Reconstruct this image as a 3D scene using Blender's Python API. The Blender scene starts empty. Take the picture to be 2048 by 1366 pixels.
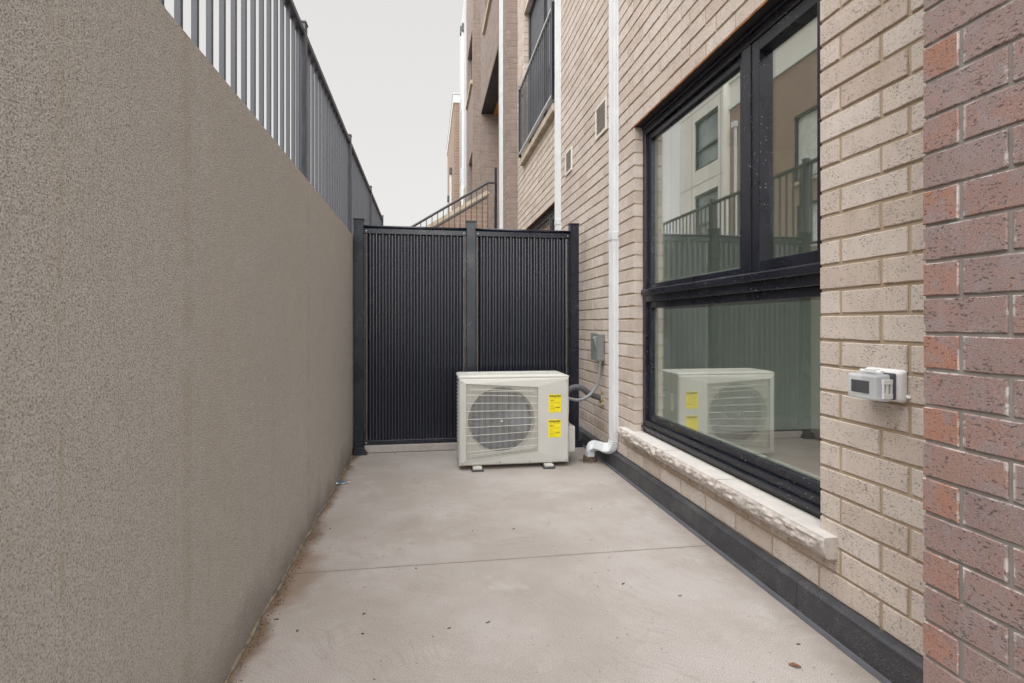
import bpy, bmesh, math, random
from mathutils import Vector, Matrix, noise as mnoise
R = math.radians
rnd = random.Random(7)
scn = bpy.context.scene
col = scn.collection

# ------------------------------------------------------------------ camera
CZ = 1.07
FPX = 1086.0                       # focal length in pixels of a 2048 px wide picture
YAW = math.atan(171 / FPX)
SY, CY = math.sin(YAW), math.cos(YAW)
cam_d = bpy.data.cameras.new('camera')
cam = bpy.data.objects.new('camera', cam_d); col.objects.link(cam)
cam.location = (0, 0, CZ); cam.rotation_euler = (R(90), 0, -YAW)
cam_d.sensor_width = 36; cam_d.lens = 36 * FPX / 2048
cam_d.shift_y = -36 / 2048
cam_d.clip_start = .02; cam_d.clip_end = 500
scn.camera = cam
def project(p):
    d = p[0] * SY + p[1] * CY; r = p[0] * CY - p[1] * SY
    if d < .05: return None
    return (1024 + FPX * r / d, 647 - FPX * (p[2] - CZ) / d, d)

# ------------------------------------------------------------------ world, sun, exposure
SUN_EL, SUN_AZ = R(50), R(213)      # azimuth measured from +Y clockwise: behind the camera, a little to the left
w = bpy.data.worlds.new('World'); scn.world = w; w.use_nodes = True
wn = w.node_tree; wn.nodes.clear()
sky = wn.nodes.new('ShaderNodeTexSky'); sky.sky_type = 'NISHITA'; sky.sun_disc = False
sky.sun_elevation = SUN_EL; sky.sun_rotation = SUN_AZ; sky.dust_density = 4; sky.air_density = 1
hs = wn.nodes.new('ShaderNodeHueSaturation'); hs.inputs['Saturation'].default_value = .12
mx = wn.nodes.new('ShaderNodeMix'); mx.data_type = 'RGBA'; mx.inputs[0].default_value = .85
mx.inputs[7].default_value = (2.56, 2.50, 2.44, 1)     # the flat overcast layer
wn.links.new(sky.outputs[0], hs.inputs['Color']); wn.links.new(hs.outputs[0], mx.inputs[6])
bg = wn.nodes.new('ShaderNodeBackground'); bg.inputs[1].default_value = .052
wo = wn.nodes.new('ShaderNodeOutputWorld')
wn.links.new(mx.outputs[2], bg.inputs[0]); wn.links.new(bg.outputs[0], wo.inputs[0])
sun_d = bpy.data.lights.new('sun', 'SUN'); sun_d.energy = 1.5; sun_d.angle = R(120); sun_d.color = (1, .99, .975)
sun = bpy.data.objects.new('sun', sun_d); col.objects.link(sun)
sdir = Vector((math.sin(SUN_AZ) * math.cos(SUN_EL), math.cos(SUN_AZ) * math.cos(SUN_EL), math.sin(SUN_EL)))
sun.rotation_euler = sdir.to_track_quat('Z', 'Y').to_euler(); sun.location = sdir * 30
vs = scn.view_settings
vs.view_transform = 'Standard'; vs.look = 'None'; vs.gamma = 1; vs.use_curve_mapping = False
vs.exposure = 2.55
scn.cycles.max_bounces = 10; scn.cycles.diffuse_bounces = 6; scn.cycles.transparent_max_bounces = 16

# ------------------------------------------------------------------ node helpers
class M:
    def __init__(s, name):
        s.m = bpy.data.materials.new(name); s.m.use_nodes = True
        s.t = s.m.node_tree; s.t.nodes.clear()
        s.out = s.t.nodes.new('ShaderNodeOutputMaterial')
    def n(s, typ, **kw):
        nd = s.t.nodes.new(typ)
        for k, v in kw.items():
            if k.startswith('i_'):
                key = k[2:]; key = int(key) if key.isdigit() else key
                s.set(nd.inputs[key], v)
            else: setattr(nd, k, v)
        return nd
    def set(s, inp, v):
        if isinstance(v, bpy.types.NodeSocket): s.t.links.new(v, inp)
        elif isinstance(v, (tuple, list)) and len(v) == 3 and inp.type == 'RGBA': inp.default_value = (*v, 1)
        else: inp.default_value = v
    def pos(s, sc=(1, 1, 1), off=(0, 0, 0)):
        g = s.n('ShaderNodeNewGeometry')
        mp = s.n('ShaderNodeMapping'); s.set(mp.inputs[0], g.outputs['Position'])
        mp.inputs['Scale'].default_value = sc; mp.inputs['Location'].default_value = off
        return mp.outputs[0]
    def noise(s, vec, scale, detail=3, rough=.5, dist=0):
        nd = s.n('ShaderNodeTexNoise'); s.set(nd.inputs['Vector'], vec); nd.inputs['Scale'].default_value = scale
        nd.inputs['Detail'].default_value = detail; nd.inputs['Roughness'].default_value = rough
        nd.inputs['Distortion'].default_value = dist
        return nd.outputs[0]
    def voro(s, vec, scale, feat='F1', out=0):
        nd = s.n('ShaderNodeTexVoronoi'); s.set(nd.inputs['Vector'], vec); nd.inputs['Scale'].default_value = scale
        nd.feature = feat; return nd.outputs[out]
    def ramp(s, fac, stops):
        nd = s.n('ShaderNodeValToRGB'); s.set(nd.inputs[0], fac); e = nd.color_ramp.elements
        while len(e) < len(stops): e.new(.5)
        for el, (p, c) in zip(e, stops):
            el.position = p; el.color = (*c, 1) if isinstance(c, tuple) else (c, c, c, 1)
        return nd.outputs[0]
    def step(s, fac, a, b, lo=0., hi=1.):
        nd = s.n('ShaderNodeMapRange'); nd.interpolation_type = 'SMOOTHSTEP'; s.set(nd.inputs[0], fac)
        for i, v in ((1, a), (2, b), (3, lo), (4, hi)): s.set(nd.inputs[i], v)
        return nd.outputs[0]
    def math(s, op, a, b=0., c=None):
        nd = s.n('ShaderNodeMath', operation=op); s.set(nd.inputs[0], a); s.set(nd.inputs[1], b)
        if c is not None: s.set(nd.inputs[2], c)
        return nd.outputs[0]
    def mix(s, f, a, b, mode='MIX'):
        nd = s.n('ShaderNodeMix', data_type='RGBA', blend_type=mode)
        s.set(nd.inputs[0], f); s.set(nd.inputs[6], a); s.set(nd.inputs[7], b); return nd.outputs[2]
    def sep(s, vec):
        nd = s.n('ShaderNodeSeparateXYZ'); s.set(nd.inputs[0], vec); return nd.outputs
    def bump(s, h, strength=.5, dist=.002, norm=None):
        nd = s.n('ShaderNodeBump'); s.set(nd.inputs['Height'], h); nd.inputs['Strength'].default_value = strength
        nd.inputs['Distance'].default_value = dist
        if norm is not None: s.set(nd.inputs['Normal'], norm)
        return nd.outputs[0]
    def rand(s):
        g = s.n('ShaderNodeNewGeometry'); o = s.n('ShaderNodeObjectInfo')
        a = s.math('MULTIPLY', g.outputs['Random Per Island'], 5.137)
        return s.math('FRACT', s.math('ADD', a, o.outputs['Random']))
    def bsdf(s, color, rough=.8, metal=0., normal=None, **kw):
        p = s.n('ShaderNodeBsdfPrincipled'); s.set(p.inputs['Base Color'], color); s.set(p.inputs['Roughness'], rough)
        s.set(p.inputs['Metallic'], metal)
        if normal is not None: s.set(p.inputs['Normal'], normal)
        for k, v in kw.items(): s.set(p.inputs[k.replace('_', ' ')], v)
        s.t.links.new(p.outputs[0], s.out.inputs[0]); return p

def brick_mat(name, stops, pore, pore_amt, edge_white=0., header=None, second=(.27, .22, .225), psc=230, fleck=.12):
    m = M(name); P = m.pos(); r = m.rand()
    base = m.ramp(r, stops)
    n1 = m.noise(P, 9, 3); base = m.mix(m.step(n1, .35, .75, 0, .25), base, (.42, .35, .30) if not header else (.36, .23, .20))
    big = m.noise(P, .9, 3); base = m.mix(m.step(big, .4, .75, 0, .16), base, (.30, .26, .23))
    if header:
        mot = m.step(m.noise(P, 19, 4, .6, .4), .42, .66)
        base = m.mix(m.math('MULTIPLY', mot, .7), base, second)
        base = m.mix(m.step(m.noise(P, 55, 3, .6), .52, .62, 0, fleck), base, header)
    if header:                                    # fired orange patches, most on the short bricks
        r2 = m.math('FRACT', m.math('MULTIPLY', r, 7.31))
        n2 = m.noise(P, 26, 4, .65, .6)
        thr = m.step(r2, .55, 1.0, .74, .56)
        o = m.step(n2, thr, m.math('ADD', thr, .16))
        base = m.mix(m.math('MULTIPLY', o, .6), base, header)
    gr = m.noise(P, 420, 2, .6)
    base = m.mix(m.step(gr, .45, .72, 0, .4), base, m.mix(.5, base, (.80, .76, .72)))
    base = m.mix(m.step(gr, .28, .47, .38, 0), base, m.mix(.75, base, (.10, .08, .07)))
    # pores: short dark drags and pits
    v1 = m.pos((1, .55, 1.25)); po = m.noise(v1, psc, 2, .6)
    dens = m.noise(P, 17, 2)
    thr = m.step(dens, .3, .75, pore, pore - .075)
    mask = m.step(po, thr, m.math('ADD', thr, .045))
    base = m.mix(m.math('MULTIPLY', mask, pore_amt), base, (.085, .065, .06))
    if edge_white:
        tc = m.n('ShaderNodeTexCoord'); x, y, z = m.sep(tc.outputs['Generated'])
        ex = m.math('ABSOLUTE', m.math('SUBTRACT', x, .5)); ez = m.math('ABSOLUTE', m.math('SUBTRACT', z, .5))
        e = m.math('MAXIMUM', m.step(ex, .455, .490), m.step(ez, .44, .495, 0, .9))
        nn = m.noise(P, 24, 5, .75)
        e = m.math('MULTIPLY', e, m.step(nn, .50, .58))
        base = m.mix(m.math('MULTIPLY', e, edge_white), base, (.68, .66, .65))
    if not header and name == 'beige_brick':       # streaked brown band below the window sill, rain streaks
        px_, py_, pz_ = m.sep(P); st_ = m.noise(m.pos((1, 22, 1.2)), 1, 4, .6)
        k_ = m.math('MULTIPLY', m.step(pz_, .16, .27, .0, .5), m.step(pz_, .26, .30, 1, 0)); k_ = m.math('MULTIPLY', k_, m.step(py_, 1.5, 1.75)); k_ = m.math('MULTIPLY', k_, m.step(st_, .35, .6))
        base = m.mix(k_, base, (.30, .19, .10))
        base = m.mix(m.math('MULTIPLY', m.step(m.noise(m.pos((1, 7, .6)), 1, 5, .65), .52, .75, 0, .22), 1.), base, (.30, .25, .20))
    h = m.math('SUBTRACT', m.math('MULTIPLY', gr, .4), mask)
    m.bsdf(base, .9, normal=m.bump(h, .7, .0018))
    return m.m
mat = {}
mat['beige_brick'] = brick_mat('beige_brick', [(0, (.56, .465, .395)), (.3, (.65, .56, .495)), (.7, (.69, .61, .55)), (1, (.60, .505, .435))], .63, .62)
mat['brown_brick'] = brick_mat('brown_brick', [(0, (.20, .155, .135)), (.5, (.245, .19, .165)), (1, (.225, .165, .14))], .68, .5)
mat['purple_brick'] = brick_mat('purple_brick', [(0, (.235, .165, .16)), (.4, (.28, .195, .18)), (.75, (.265, .17, .155)), (1, (.30, .18, .15))], .635, .8, .62, (.46, .19, .11), psc=165)
mat['purple_plain'] = brick_mat('purple_plain', [(0, (.235, .165, .16)), (.5, (.28, .185, .17)), (1, (.29, .18, .155))], .64, .75)
mat['orange_brick'] = brick_mat('orange_brick', [(0, (.33, .165, .115)), (.5, (.37, .155, .095)), (1, (.31, .18, .15))], .64, .75, .62, (.24, .17, .17), psc=165, fleck=.3)

def mortar_mat(name, c1, c2):
    m = M(name); P = m.pos(); n = m.noise(P, 12, 4); g = m.noise(P, 500, 2)
    c = m.mix(n, c1, c2); c = m.mix(m.step(g, .4, .7, 0, .3), c, (.2, .16, .12))
    m.bsdf(c, .95, normal=m.bump(g, .5, .001)); return m.m
mat['tan_mortar'] = mortar_mat('tan_mortar', (.41, .325, .23), (.52, .42, .31))
mat['grey_mortar'] = mortar_mat('grey_mortar', (.24, .225, .21), (.35, .33, .31))
mat['brown_mortar'] = mortar_mat('brown_mortar', (.32, .26, .215), (.38, .31, .265))

def stucco():
    m = M('grey_stucco'); P = m.pos(); x, y, z = m.sep(P)
    g1 = m.noise(P, 235, 4, .74); g2 = m.voro(P, 380)
    c = m.mix(m.noise(P, 1.6, 4), (.555, .52, .475), (.625, .60, .56))
    c = m.mix(m.step(m.noise(P, 45, 3), .35, .7, 0, .25), c, (.43, .385, .34))
    c = m.mix(m.step(g1, .33, .53, .85, 0), c, (.15, .132, .112))
    c = m.mix(m.step(g1, .53, .68, 0, .6), c, (.78, .76, .71))
    c = m.mix(m.step(m.noise(P, .8, 5, .7), .42, .62, 0, .22), c, (.40, .36, .30))
    c = m.mix(m.step(m.noise(m.pos((1, 1, 1), (4, 1, 2)), 2.2, 6, .75), .56, .66, 0, .16), c, (.70, .67, .62))
    # streaks run down the wall
    S = m.pos((1, 14, .5)); st = m.noise(S, 1, 5, .65)
    c = m.mix(m.step(st, .5, .78, 0, .10), c, (.33, .29, .24))
    warm = m.noise(m.pos((1, 3, .4)), 1.3, 3)
    c = m.mix(m.step(warm, .5, .75, 0, .15), c, (.48, .41, .30))
    wob = m.math('MULTIPLY', m.math('SUBTRACT', m.noise(P, 3, 2), .5), .03)
    yy = m.math('ADD', y, wob)
    for y0, wd, amt, colr in ((1.0, .010, .32, (.36, .27, .13)), (1.48, .045, .25, (.34, .27, .16)), (2.9, .05, .2, (.26, .24, .21))):
        d = m.math('ABSOLUTE', m.math('SUBTRACT', yy, y0))
        k = m.math('MULTIPLY', m.step(d, 0, wd, amt, 0), m.step(m.noise(m.pos((1, 1, 4)), 3, 3), .38, .6))
        c = m.mix(k, c, colr)
    # splash dirt and damp at the foot
    dz = m.math('ADD', z, m.math('MULTIPLY', m.math('SUBTRACT', m.noise(P, 3.2, 4), .5), -.35))
    c = m.mix(m.step(dz, -.02, .22, .5, 0), c, (.15, .125, .10))
    h = m.math('ADD', m.math('MULTIPLY', g1, 1.), m.math('MULTIPLY', g2, -.5))
    m.bsdf(c, .95, normal=m.bump(h, 1., .0045)); return m.m
mat['stucco'] = stucco()

def concrete():
    m = M('brushed_concrete'); P = m.pos(); x, y, z = m.sep(P)
    n1 = m.noise(P, 1.5, 5, .6); n2 = m.noise(P, 7, 5, .65); g = m.noise(P, 260, 2)
    c = m.mix(m.step(n1, .34, .68), (.345, .312, .285), (.435, .402, .385))
    c = m.mix(m.step(n2, .45, .72, 0, .32), c, (.36, .32, .285))
    c = m.mix(m.step(m.noise(P, 2.6, 6, .72, .5), .53, .68, 0, .42), c, (.52, .49, .475))
    c = m.mix(m.step(m.noise(m.pos((1, 1, 1), (5, 2, 0)), 3.3, 6, .75, .8), .56, .68, 0, .38), c, (.29, .26, .23))
    # sweeping arcs of the trowel and broom
    wob = m.noise(P, 1.1, 2)
    rad = m.n('ShaderNodeVectorMath', operation='LENGTH'); m.set(rad.inputs[0], m.pos((1, 1, 1), (.9, -.4, 0)))
    rr_ = m.math('ADD', rad.outputs['Value'], m.math('MULTIPLY', wob, .8))
    cv = m.n('ShaderNodeCombineXYZ'); m.set(cv.inputs[0], m.math('MULTIPLY', rr_, 170.)); m.set(cv.inputs[1], m.math('MULTIPLY', x, 7.)); m.set(cv.inputs[2], m.math('MULTIPLY', y, 7.))
    arcs = m.noise(cv.outputs[0], 1, 3, .6)
    am = m.step(m.noise(P, 2.1, 3), .40, .62)
    c = m.mix(m.math('MULTIPLY', m.step(arcs, .48, .66, 0, .32), am), c, (.24, .215, .19))
    c = m.mix(m.step(g, .30, .55, .55, 0), c, (.20, .17, .15))
    c = m.mix(m.step(g, .55, .74, 0, .4), c, (.66, .62, .59))
    sp = m.voro(P, 30); spn = m.noise(P, 3.1, 3)
    c = m.mix(m.math('MULTIPLY', m.step(sp, .05, .10, .7, 0), m.step(spn, .47, .6)), c, (.10, .085, .075))
    # hairline crack-like marks
    vn = m.noise(m.pos((1, 1, 1), (3, 3, 3)), 2.2, 6, .7); hair = m.math('ABSOLUTE', m.math('SUBTRACT', vn, .5))
    c = m.mix(m.math('MULTIPLY', m.step(hair, 0, .0022, .30, 0), m.step(n2, .5, .6)), c, (.20, .18, .16))
    # earth washed out from under the stuccoed wall
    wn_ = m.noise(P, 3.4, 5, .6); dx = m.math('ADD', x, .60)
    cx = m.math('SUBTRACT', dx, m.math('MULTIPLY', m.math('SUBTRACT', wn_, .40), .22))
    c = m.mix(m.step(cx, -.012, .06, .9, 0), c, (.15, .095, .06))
    ey = m.math('DIVIDE', m.math('SUBTRACT', y, 2.42), .36); ex = m.math('DIVIDE', dx, .165)
    e = m.math('ADD', m.math('MULTIPLY', ex, ex), m.math('MULTIPLY', ey, ey))
    e = m.math('ADD', e, m.math('MULTIPLY', m.math('SUBTRACT', m.noise(P, 9, 4), .5), 1.2))
    c = m.mix(m.step(e, .25, 1.25, .7, 0), c, (.21, .14, .095))
    # faint dirt line before the flashing and along the sawn joint
    ddx = m.math('SUBTRACT', 1.345, x)
    c = m.mix(m.step(m.math('ADD', ddx, m.math('MULTIPLY', m.math('SUBTRACT', n2, .5), .30)), -.01, .13, .5, 0), c, (.24, .20, .155))
    dj_ = m.math('ABSOLUTE', m.math('SUBTRACT', y, 2.44))
    c = m.mix(m.step(m.math('ADD', dj_, m.math('MULTIPLY', m.math('SUBTRACT', n2, .5), .03)), 0, .016, .4, 0), c, (.22, .19, .16))
    h = m.math('ADD', m.math('MULTIPLY', arcs, m.math('MULTIPLY', am, 1.2)), m.math('MULTIPLY', g, .6))
    m.bsdf(c, .88, normal=m.bump(h, .5, .002)); return m.m
mat['concrete'] = concrete()
def simple(name, c, rough=.6, metal=0., var=.15, scale=6, bump=0., bscale=200, chips=0., rv=.08, **kw):
    m = M(name); P = m.pos(); n = m.noise(P, scale, 4)
    cc = m.mix(m.step(n, .3, .7), tuple(v * (1 - var) for v in c), tuple(min(1, v * (1 + var)) for v in c))
    if chips:
        v = m.noise(P, 95, 3, .7); k = m.math('MULTIPLY', m.step(v, .70, .74), m.step(m.noise(P, 5, 2), .42, .6))
        v2 = m.voro(P, 60); k2 = m.math('MULTIPLY', m.step(v2, .11, .15, 1, 0), m.step(m.noise(P, 4, 2), .45, .6))
        cc = m.mix(m.math('MULTIPLY', m.math('MAXIMUM', k, k2), chips), cc, (.5, .5, .52))
    nm = m.bump(m.noise(P, bscale, 3), bump, .001) if bump else None
    m.bsdf(cc, m.step(n, .2, .8, max(0, rough - rv), min(1, rough + rv)), metal, nm, **kw); return m.m
mat['black_metal'] = simple('black_metal', (.008, .011, .021), .30, var=.05, chips=.5)
mat['frame_black'] = simple('frame_black', (.014, .016, .025), .30, chips=.9, bump=.1, bscale=90)
mat['picket'] = simple('fence_paint', (.055, .06, .075), .36)
def flash_mat():
    m = M('flashing_paint'); P = m.pos(); g = m.noise(P, 620, 2, .7); n = m.noise(P, 4, 3); sp = m.voro(P, 240)
    c = m.mix(m.step(n, .3, .7), (.022, .024, .031), (.034, .036, .044))
    c = m.mix(m.step(g, .54, .68, 0, .6), c, (.20, .20, .22))
    c = m.mix(m.math('MULTIPLY', m.step(sp, .12, .26, 1., 0), m.step(m.noise(P, 11, 4), .42, .62)), c, (.50, .49, .48))
    dust = m.step(m.noise(m.pos((1, .5, 1)), 8, 5, .7), .48, .75, 0, .35)
    c = m.mix(dust, c, (.16, .15, .145))
    m.bsdf(c, .5, normal=m.bump(g, .4, .001)); return m.m
mat['flashing'] = flash_mat()
mat['toe'] = simple('flashing_toe', (.085, .087, .10), .5, chips=.4)
mat['pipe'] = simple('white_aluminium', (.67, .70, .72), .38, var=.04)
mat['ac_grille'] = simple('ac_grille_paint', (.72, .72, .67), .4, var=.02)
mat['ac_shroud'] = simple('ac_shroud_paint', (.44, .43, .38), .5, var=.03)
mat['ac'] = simple('ac_paint', (.54, .535, .50), .45, var=.03, bump=.05)
mat['ac_dark'] = simple('ac_inside', (.05, .052, .06), .6)
mat['ac_fan'] = simple('fan_plastic', (.035, .042, .075), .35)
mat['coil'] = simple('coil_fins', (.10, .115, .17), .4, .6)
mat['stone_top'] = simple('sill_stone_top', (.58, .555, .525), .85, var=.06, scale=14, bump=.3)
mat['stone'] = simple('sill_stone', (.52, .47, .43), .95, var=.18, scale=30, bump=.8, bscale=160)
mat['coping'] = simple('coping_stone', (.45, .38, .29), .9, var=.15, bump=.3)
mat['rust'] = simple('rusty_steel', (.30, .115, .035), .8, var=.4, scale=20, bump=.3)
mat['white_plastic'] = simple('white_plastic', (.74, .74, .74), .4, var=.03)
mat['grey_plastic'] = simple('grey_plastic', (.20, .215, .205), .45, var=.05)
mat['panel_black'] = simple('panel_black', (.014, .017, .028), .20, var=.05, scale=2, rv=.015, **{'Specular_IOR_Level': .8, 'Coat_Weight': .7, 'Coat_Roughness': .10})
mat['baluster'] = simple('baluster_paint', (.085, .09, .10), .35, var=.05)
mat['silver_sheen'] = simple('silver_sheen', (.55, .56, .58), .35, var=.05)  # plain silver on the screws; on the Juliet rails it paints reflected sky
mat['stair_steel'] = simple('stair_steel', (.05, .045, .05), .5)
mat['conduit'] = simple('conduit_grey', (.22, .225, .235), .5, var=.05)
mat['insul'] = simple('pipe_insulation', (.10, .10, .11), .85, var=.15, bump=.4)
mat['foam'] = simple('foam_patch', (.42, .34, .20), .95, var=.25, scale=40, bump=.6)
mat['clay'] = simple('drain_collar', (.12, .085, .06), .9, var=.4, scale=40, bump=.7, bscale=90)
mat['yellow'] = simple('yellow_label', (.86, .72, .012), .5, var=.03)
mat['ink'] = simple('ink', (.03, .03, .02), .7)
mat['vent'] = simple('vent_paint', (.74, .70, .65), .55, var=.05)
mat['vent_dark'] = simple('vent_inside', (.03, .027, .025), .9)
mat['louvre'] = simple('louvre_paint', (.74, .70, .65), .55, var=.05)
mat['sage'] = simple('sage_paint', (.62, .70, .62), .8, var=.02)
mat['lit_sage'] = simple('lit_sage_paint', (.74, .80, .76), .8, var=.02)  # sage paint made paler, brightness near the window put into the colour
mat['trim'] = simple('white_trim', (.72, .76, .72), .5, var=.02)
mat['room_floor'] = simple('room_floor', (.26, .20, .165), .45, var=.25, scale=3)
mat['white_panel'] = simple('pale_cladding', (.74, .73, .68), .7, var=.05, scale=.8)
mat['light_panel'] = simple('light_grey_cladding', (.52, .54, .55), .6, var=.05, scale=.8)
mat['soffit'] = simple('soffit_metal', (.022, .019, .021), .6, var=.15)
mat['wood'] = simple('cedar_soffit', (.42, .17, .05), .6, var=.3, scale=9)
mat['dark_box'] = simple('scupper_grey', (.07, .075, .08), .5)
mat['door'] = simple('grey_door', (.055, .06, .075), .4)
mat['blind'] = simple('blind_white', (.6, .64, .6), .6)
mat['asphalt'] = simple('paving', (.20, .19, .175), .9, var=.2, bump=.4)
mat['leaf'] = simple('brown_leaf', (.20, .075, .03), .7, var=.4, scale=90)
mat['debris'] = simple('debris', (.075, .06, .045), .9, var=.4, scale=60)
mat['sealant'] = simple('dirty_sealant', (.20, .165, .125), .9, var=.4, scale=30, bump=.6, bscale=120)
mat['soil'] = simple('damp_soil', (.11, .075, .045), .95, var=.5, scale=30, bump=.8, bscale=120)
mat['paper'] = simple('scrap_paper', (.75, .74, .68), .6, var=.05)
mat['blue_ink'] = simple('blue_print', (.02, .16, .33), .5, var=.2)

def far_brick(name, c1, c2, mo):
    m = M(name)
    g = m.n('ShaderNodeNewGeometry'); x, y, z = m.sep(g.outputs['Position'])
    a = m.math('ADD', x, y)
    cv = m.n('ShaderNodeCombineXYZ'); m.set(cv.inputs[0], a); m.set(cv.inputs[1], z)
    b = m.n('ShaderNodeTexBrick'); m.set(b.inputs['Vector'], cv.outputs[0])
    b.inputs['Scale'].default_value = 1; b.inputs['Brick Width'].default_value = .267; b.inputs['Row Height'].default_value = .089
    b.inputs['Mortar Size'].default_value = .006
    for k, v in (('Color1', c1), ('Color2', c2), ('Mortar', mo)): b.inputs[k].default_value = (*v, 1)
    m.bsdf(b.outputs[0], .9, normal=m.bump(m.math('SUBTRACT', 1., b.outputs[1]), .4, .004)); return m.m
mat['far_brown'] = far_brick('far_brown_brick', (.26, .18, .14), (.30, .21, .165), (.38, .31, .25))
mat['far_tan'] = far_brick('far_tan_brick', (.36, .29, .235), (.41, .33, .27), (.36, .30, .24))

def glass_mat(name, r0, tint, smear=1.):
    m = M(name); g = m.n('ShaderNodeNewGeometry')
    dt = m.n('ShaderNodeVectorMath', operation='DOT_PRODUCT'); m.set(dt.inputs[0], g.outputs['Incoming']); m.set(dt.inputs[1], g.outputs['Normal'])
    c = m.math('ABSOLUTE', dt.outputs['Value'])
    f = m.math('MULTIPLY_ADD', m.math('POWER', m.math('SUBTRACT', 1., c), 5.), 1 - r0, r0)
    tr = m.n('ShaderNodeBsdfTransparent'); m.set(tr.inputs[0], tint)
    gl = m.n('ShaderNodeBsdfGlossy'); gl.inputs['Roughness'].default_value = .0; m.set(gl.inputs[0], (1., .975, .965))
    ms = m.n('ShaderNodeMixShader'); m.set(ms.inputs[0], f); m.set(ms.inputs[1], tr.outputs[0]); m.set(ms.inputs[2], gl.outputs[0])
    P = m.pos(); sm = m.step(m.noise(m.pos((1, 1, .35)), 9, 5, .7, .8), .52, .8, 0.003, .05 * smear)
    sp = m.math('MULTIPLY', m.step(m.voro(P, 70), .05, .09, .35 * smear, 0), m.step(m.noise(P, 6, 3), .55, .65))
    df = m.n('ShaderNodeBsdfDiffuse'); m.set(df.inputs[0], (.6, .63, .62))
    m2 = m.n('ShaderNodeMixShader'); m.set(m2.inputs[0], m.math('MAXIMUM', sm, sp)); m.set(m2.inputs[1], ms.outputs[0]); m.set(m2.inputs[2], df.outputs[0])
    m.t.links.new(m2.outputs[0], m.out.inputs[0]); return m.m
mat['glass'] = glass_mat('window_glass', .33, (.90, .94, .91))
mat['sky_tint_pane'] = simple('sky_tint_pane', (.20, .25, .25), .08, var=.4, scale=.9)  # pane colour lightened to stand in for reflected sky
mat['dark_glass'] = simple('dark_glass', (.03, .036, .04), .05)
def clear_plastic():
    m = M('clear_plastic'); p = m.bsdf((.86, .88, .90), .12, **{'Transmission_Weight': 0.})
    tr = m.n('ShaderNodeBsdfTransparent'); m.set(tr.inputs[0], (.86, .88, .9))
    ms = m.n('ShaderNodeMixShader'); ms.inputs[0].default_value = .45
    m.t.links.new(tr.outputs[0], ms.inputs[1]); m.t.links.new(p.outputs[0], ms.inputs[2]); m.t.links.new(ms.outputs[0], m.out.inputs[0]); return m.m
mat['clear'] = clear_plastic()

# ------------------------------------------------------------------ mesh helpers
class MB:
    def __init__(s): s.v = []; s.f = []
    def add(s, vs_, fs):
        o = len(s.v); s.v += [tuple(p) for p in vs_]; s.f += [tuple(i + o for i in f) for f in fs]; return s
    def box(s, x0, x1, y0, y1, z0, z1, mtx=None):
        vs_ = [Vector(p) for p in ((x0, y0, z0), (x1, y0, z0), (x1, y1, z0), (x0, y1, z0), (x0, y0, z1), (x1, y0, z1), (x1, y1, z1), (x0, y1, z1))]
        if mtx: vs_ = [mtx @ p for p in vs_]
        return s.add(vs_, [(0, 3, 2, 1), (4, 5, 6, 7), (0, 1, 5, 4), (1, 2, 6, 5), (2, 3, 7, 6), (3, 0, 4, 7)])
    def bar(s, a, b, wx, wz, up=(0, 0, 1)):            # rectangular bar between two points
        a, b = Vector(a), Vector(b); d = (b - a).normalized(); u = Vector(up)
        if abs(d.dot(u)) > .95: u = Vector((0, 1, 0))
        sx = d.cross(u).normalized() * wx / 2; sz = sx.cross(d).normalized() * wz / 2
        vs_ = [a - sx - sz, a + sx - sz, a + sx + sz, a - sx + sz, b - sx - sz, b + sx - sz, b + sx + sz, b - sx + sz]
        return s.add(vs_, [(0, 1, 2, 3), (7, 6, 5, 4), (0, 4, 5, 1), (1, 5, 6, 2), (2, 6, 7, 3), (3, 7, 4, 0)])
    def sweep(s, path, prof, scales=None, up=(0, 0, 1), closed=True):
        path = [Vector(p) for p in path]; n = len(prof); o = len(s.v)
        side = None
        for i, p in enumerate(path):
            d = (path[min(i + 1, len(path) - 1)] - path[max(i - 1, 0)]).normalized()
            if side is None:
                u = Vector(up); side = d.cross(u)
                if side.length < .1: side = d.cross(Vector((0, 1, 0)))
            side = (side - d * side.dot(d)).normalized(); nz = side.cross(d).normalized()
            k = scales[i] if scales else 1
            for (a, b) in prof: s.v.append(tuple(p + side * a * k + nz * b * k))
        for i in range(len(path) - 1):
            for j in range(n):
                j2 = (j + 1) % n
                s.f.append((o + i * n + j, o + i * n + j2, o + (i + 1) * n + j2, o + (i + 1) * n + j))
        s.f.append(tuple(o + j for j in reversed(range(n)))); s.f.append(tuple(o + (len(path) - 1) * n + j for j in range(n)))
        return s
    def tube(s, path, r, seg=10, scales=None):
        return s.sweep(path, [(r * math.cos(2 * math.pi * k / seg), r * math.sin(2 * math.pi * k / seg)) for k in range(seg)], scales)
    def build(s, name, m, parent=None, base=None, smooth=False, bevel=0., seg=1, **tags):
        me = bpy.data.meshes.new(name); off = Vector(base) if base is not None else (root_loc(parent) if parent else Vector((0, 0, 0)))
        me.from_pydata([tuple(Vector(p) - off) for p in s.v], [], s.f)
        bm = bmesh.new(); bm.from_mesh(me)
        bmesh.ops.recalc_face_normals(bm, faces=bm.faces)
        if bevel: bmesh.ops.bevel(bm, geom=list(bm.edges), offset=bevel, segments=seg, affect='EDGES', profile=.5)
        bm.to_mesh(me); bm.free()
        if smooth:
            for p in me.polygons: p.use_smooth = True
        me.materials.append(mat[m] if isinstance(m, str) else m)
        o = bpy.data.objects.new(name, me); col.objects.link(o)
        if parent: o.parent = parent; o.location = off - root_loc(parent)
        else: o.location = off
        for k, v in tags.items(): o[k] = v
        return o
def root_loc(o):
    L = Vector(o.location)
    while o.parent: o = o.parent; L += Vector(o.location)
    return L
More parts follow.
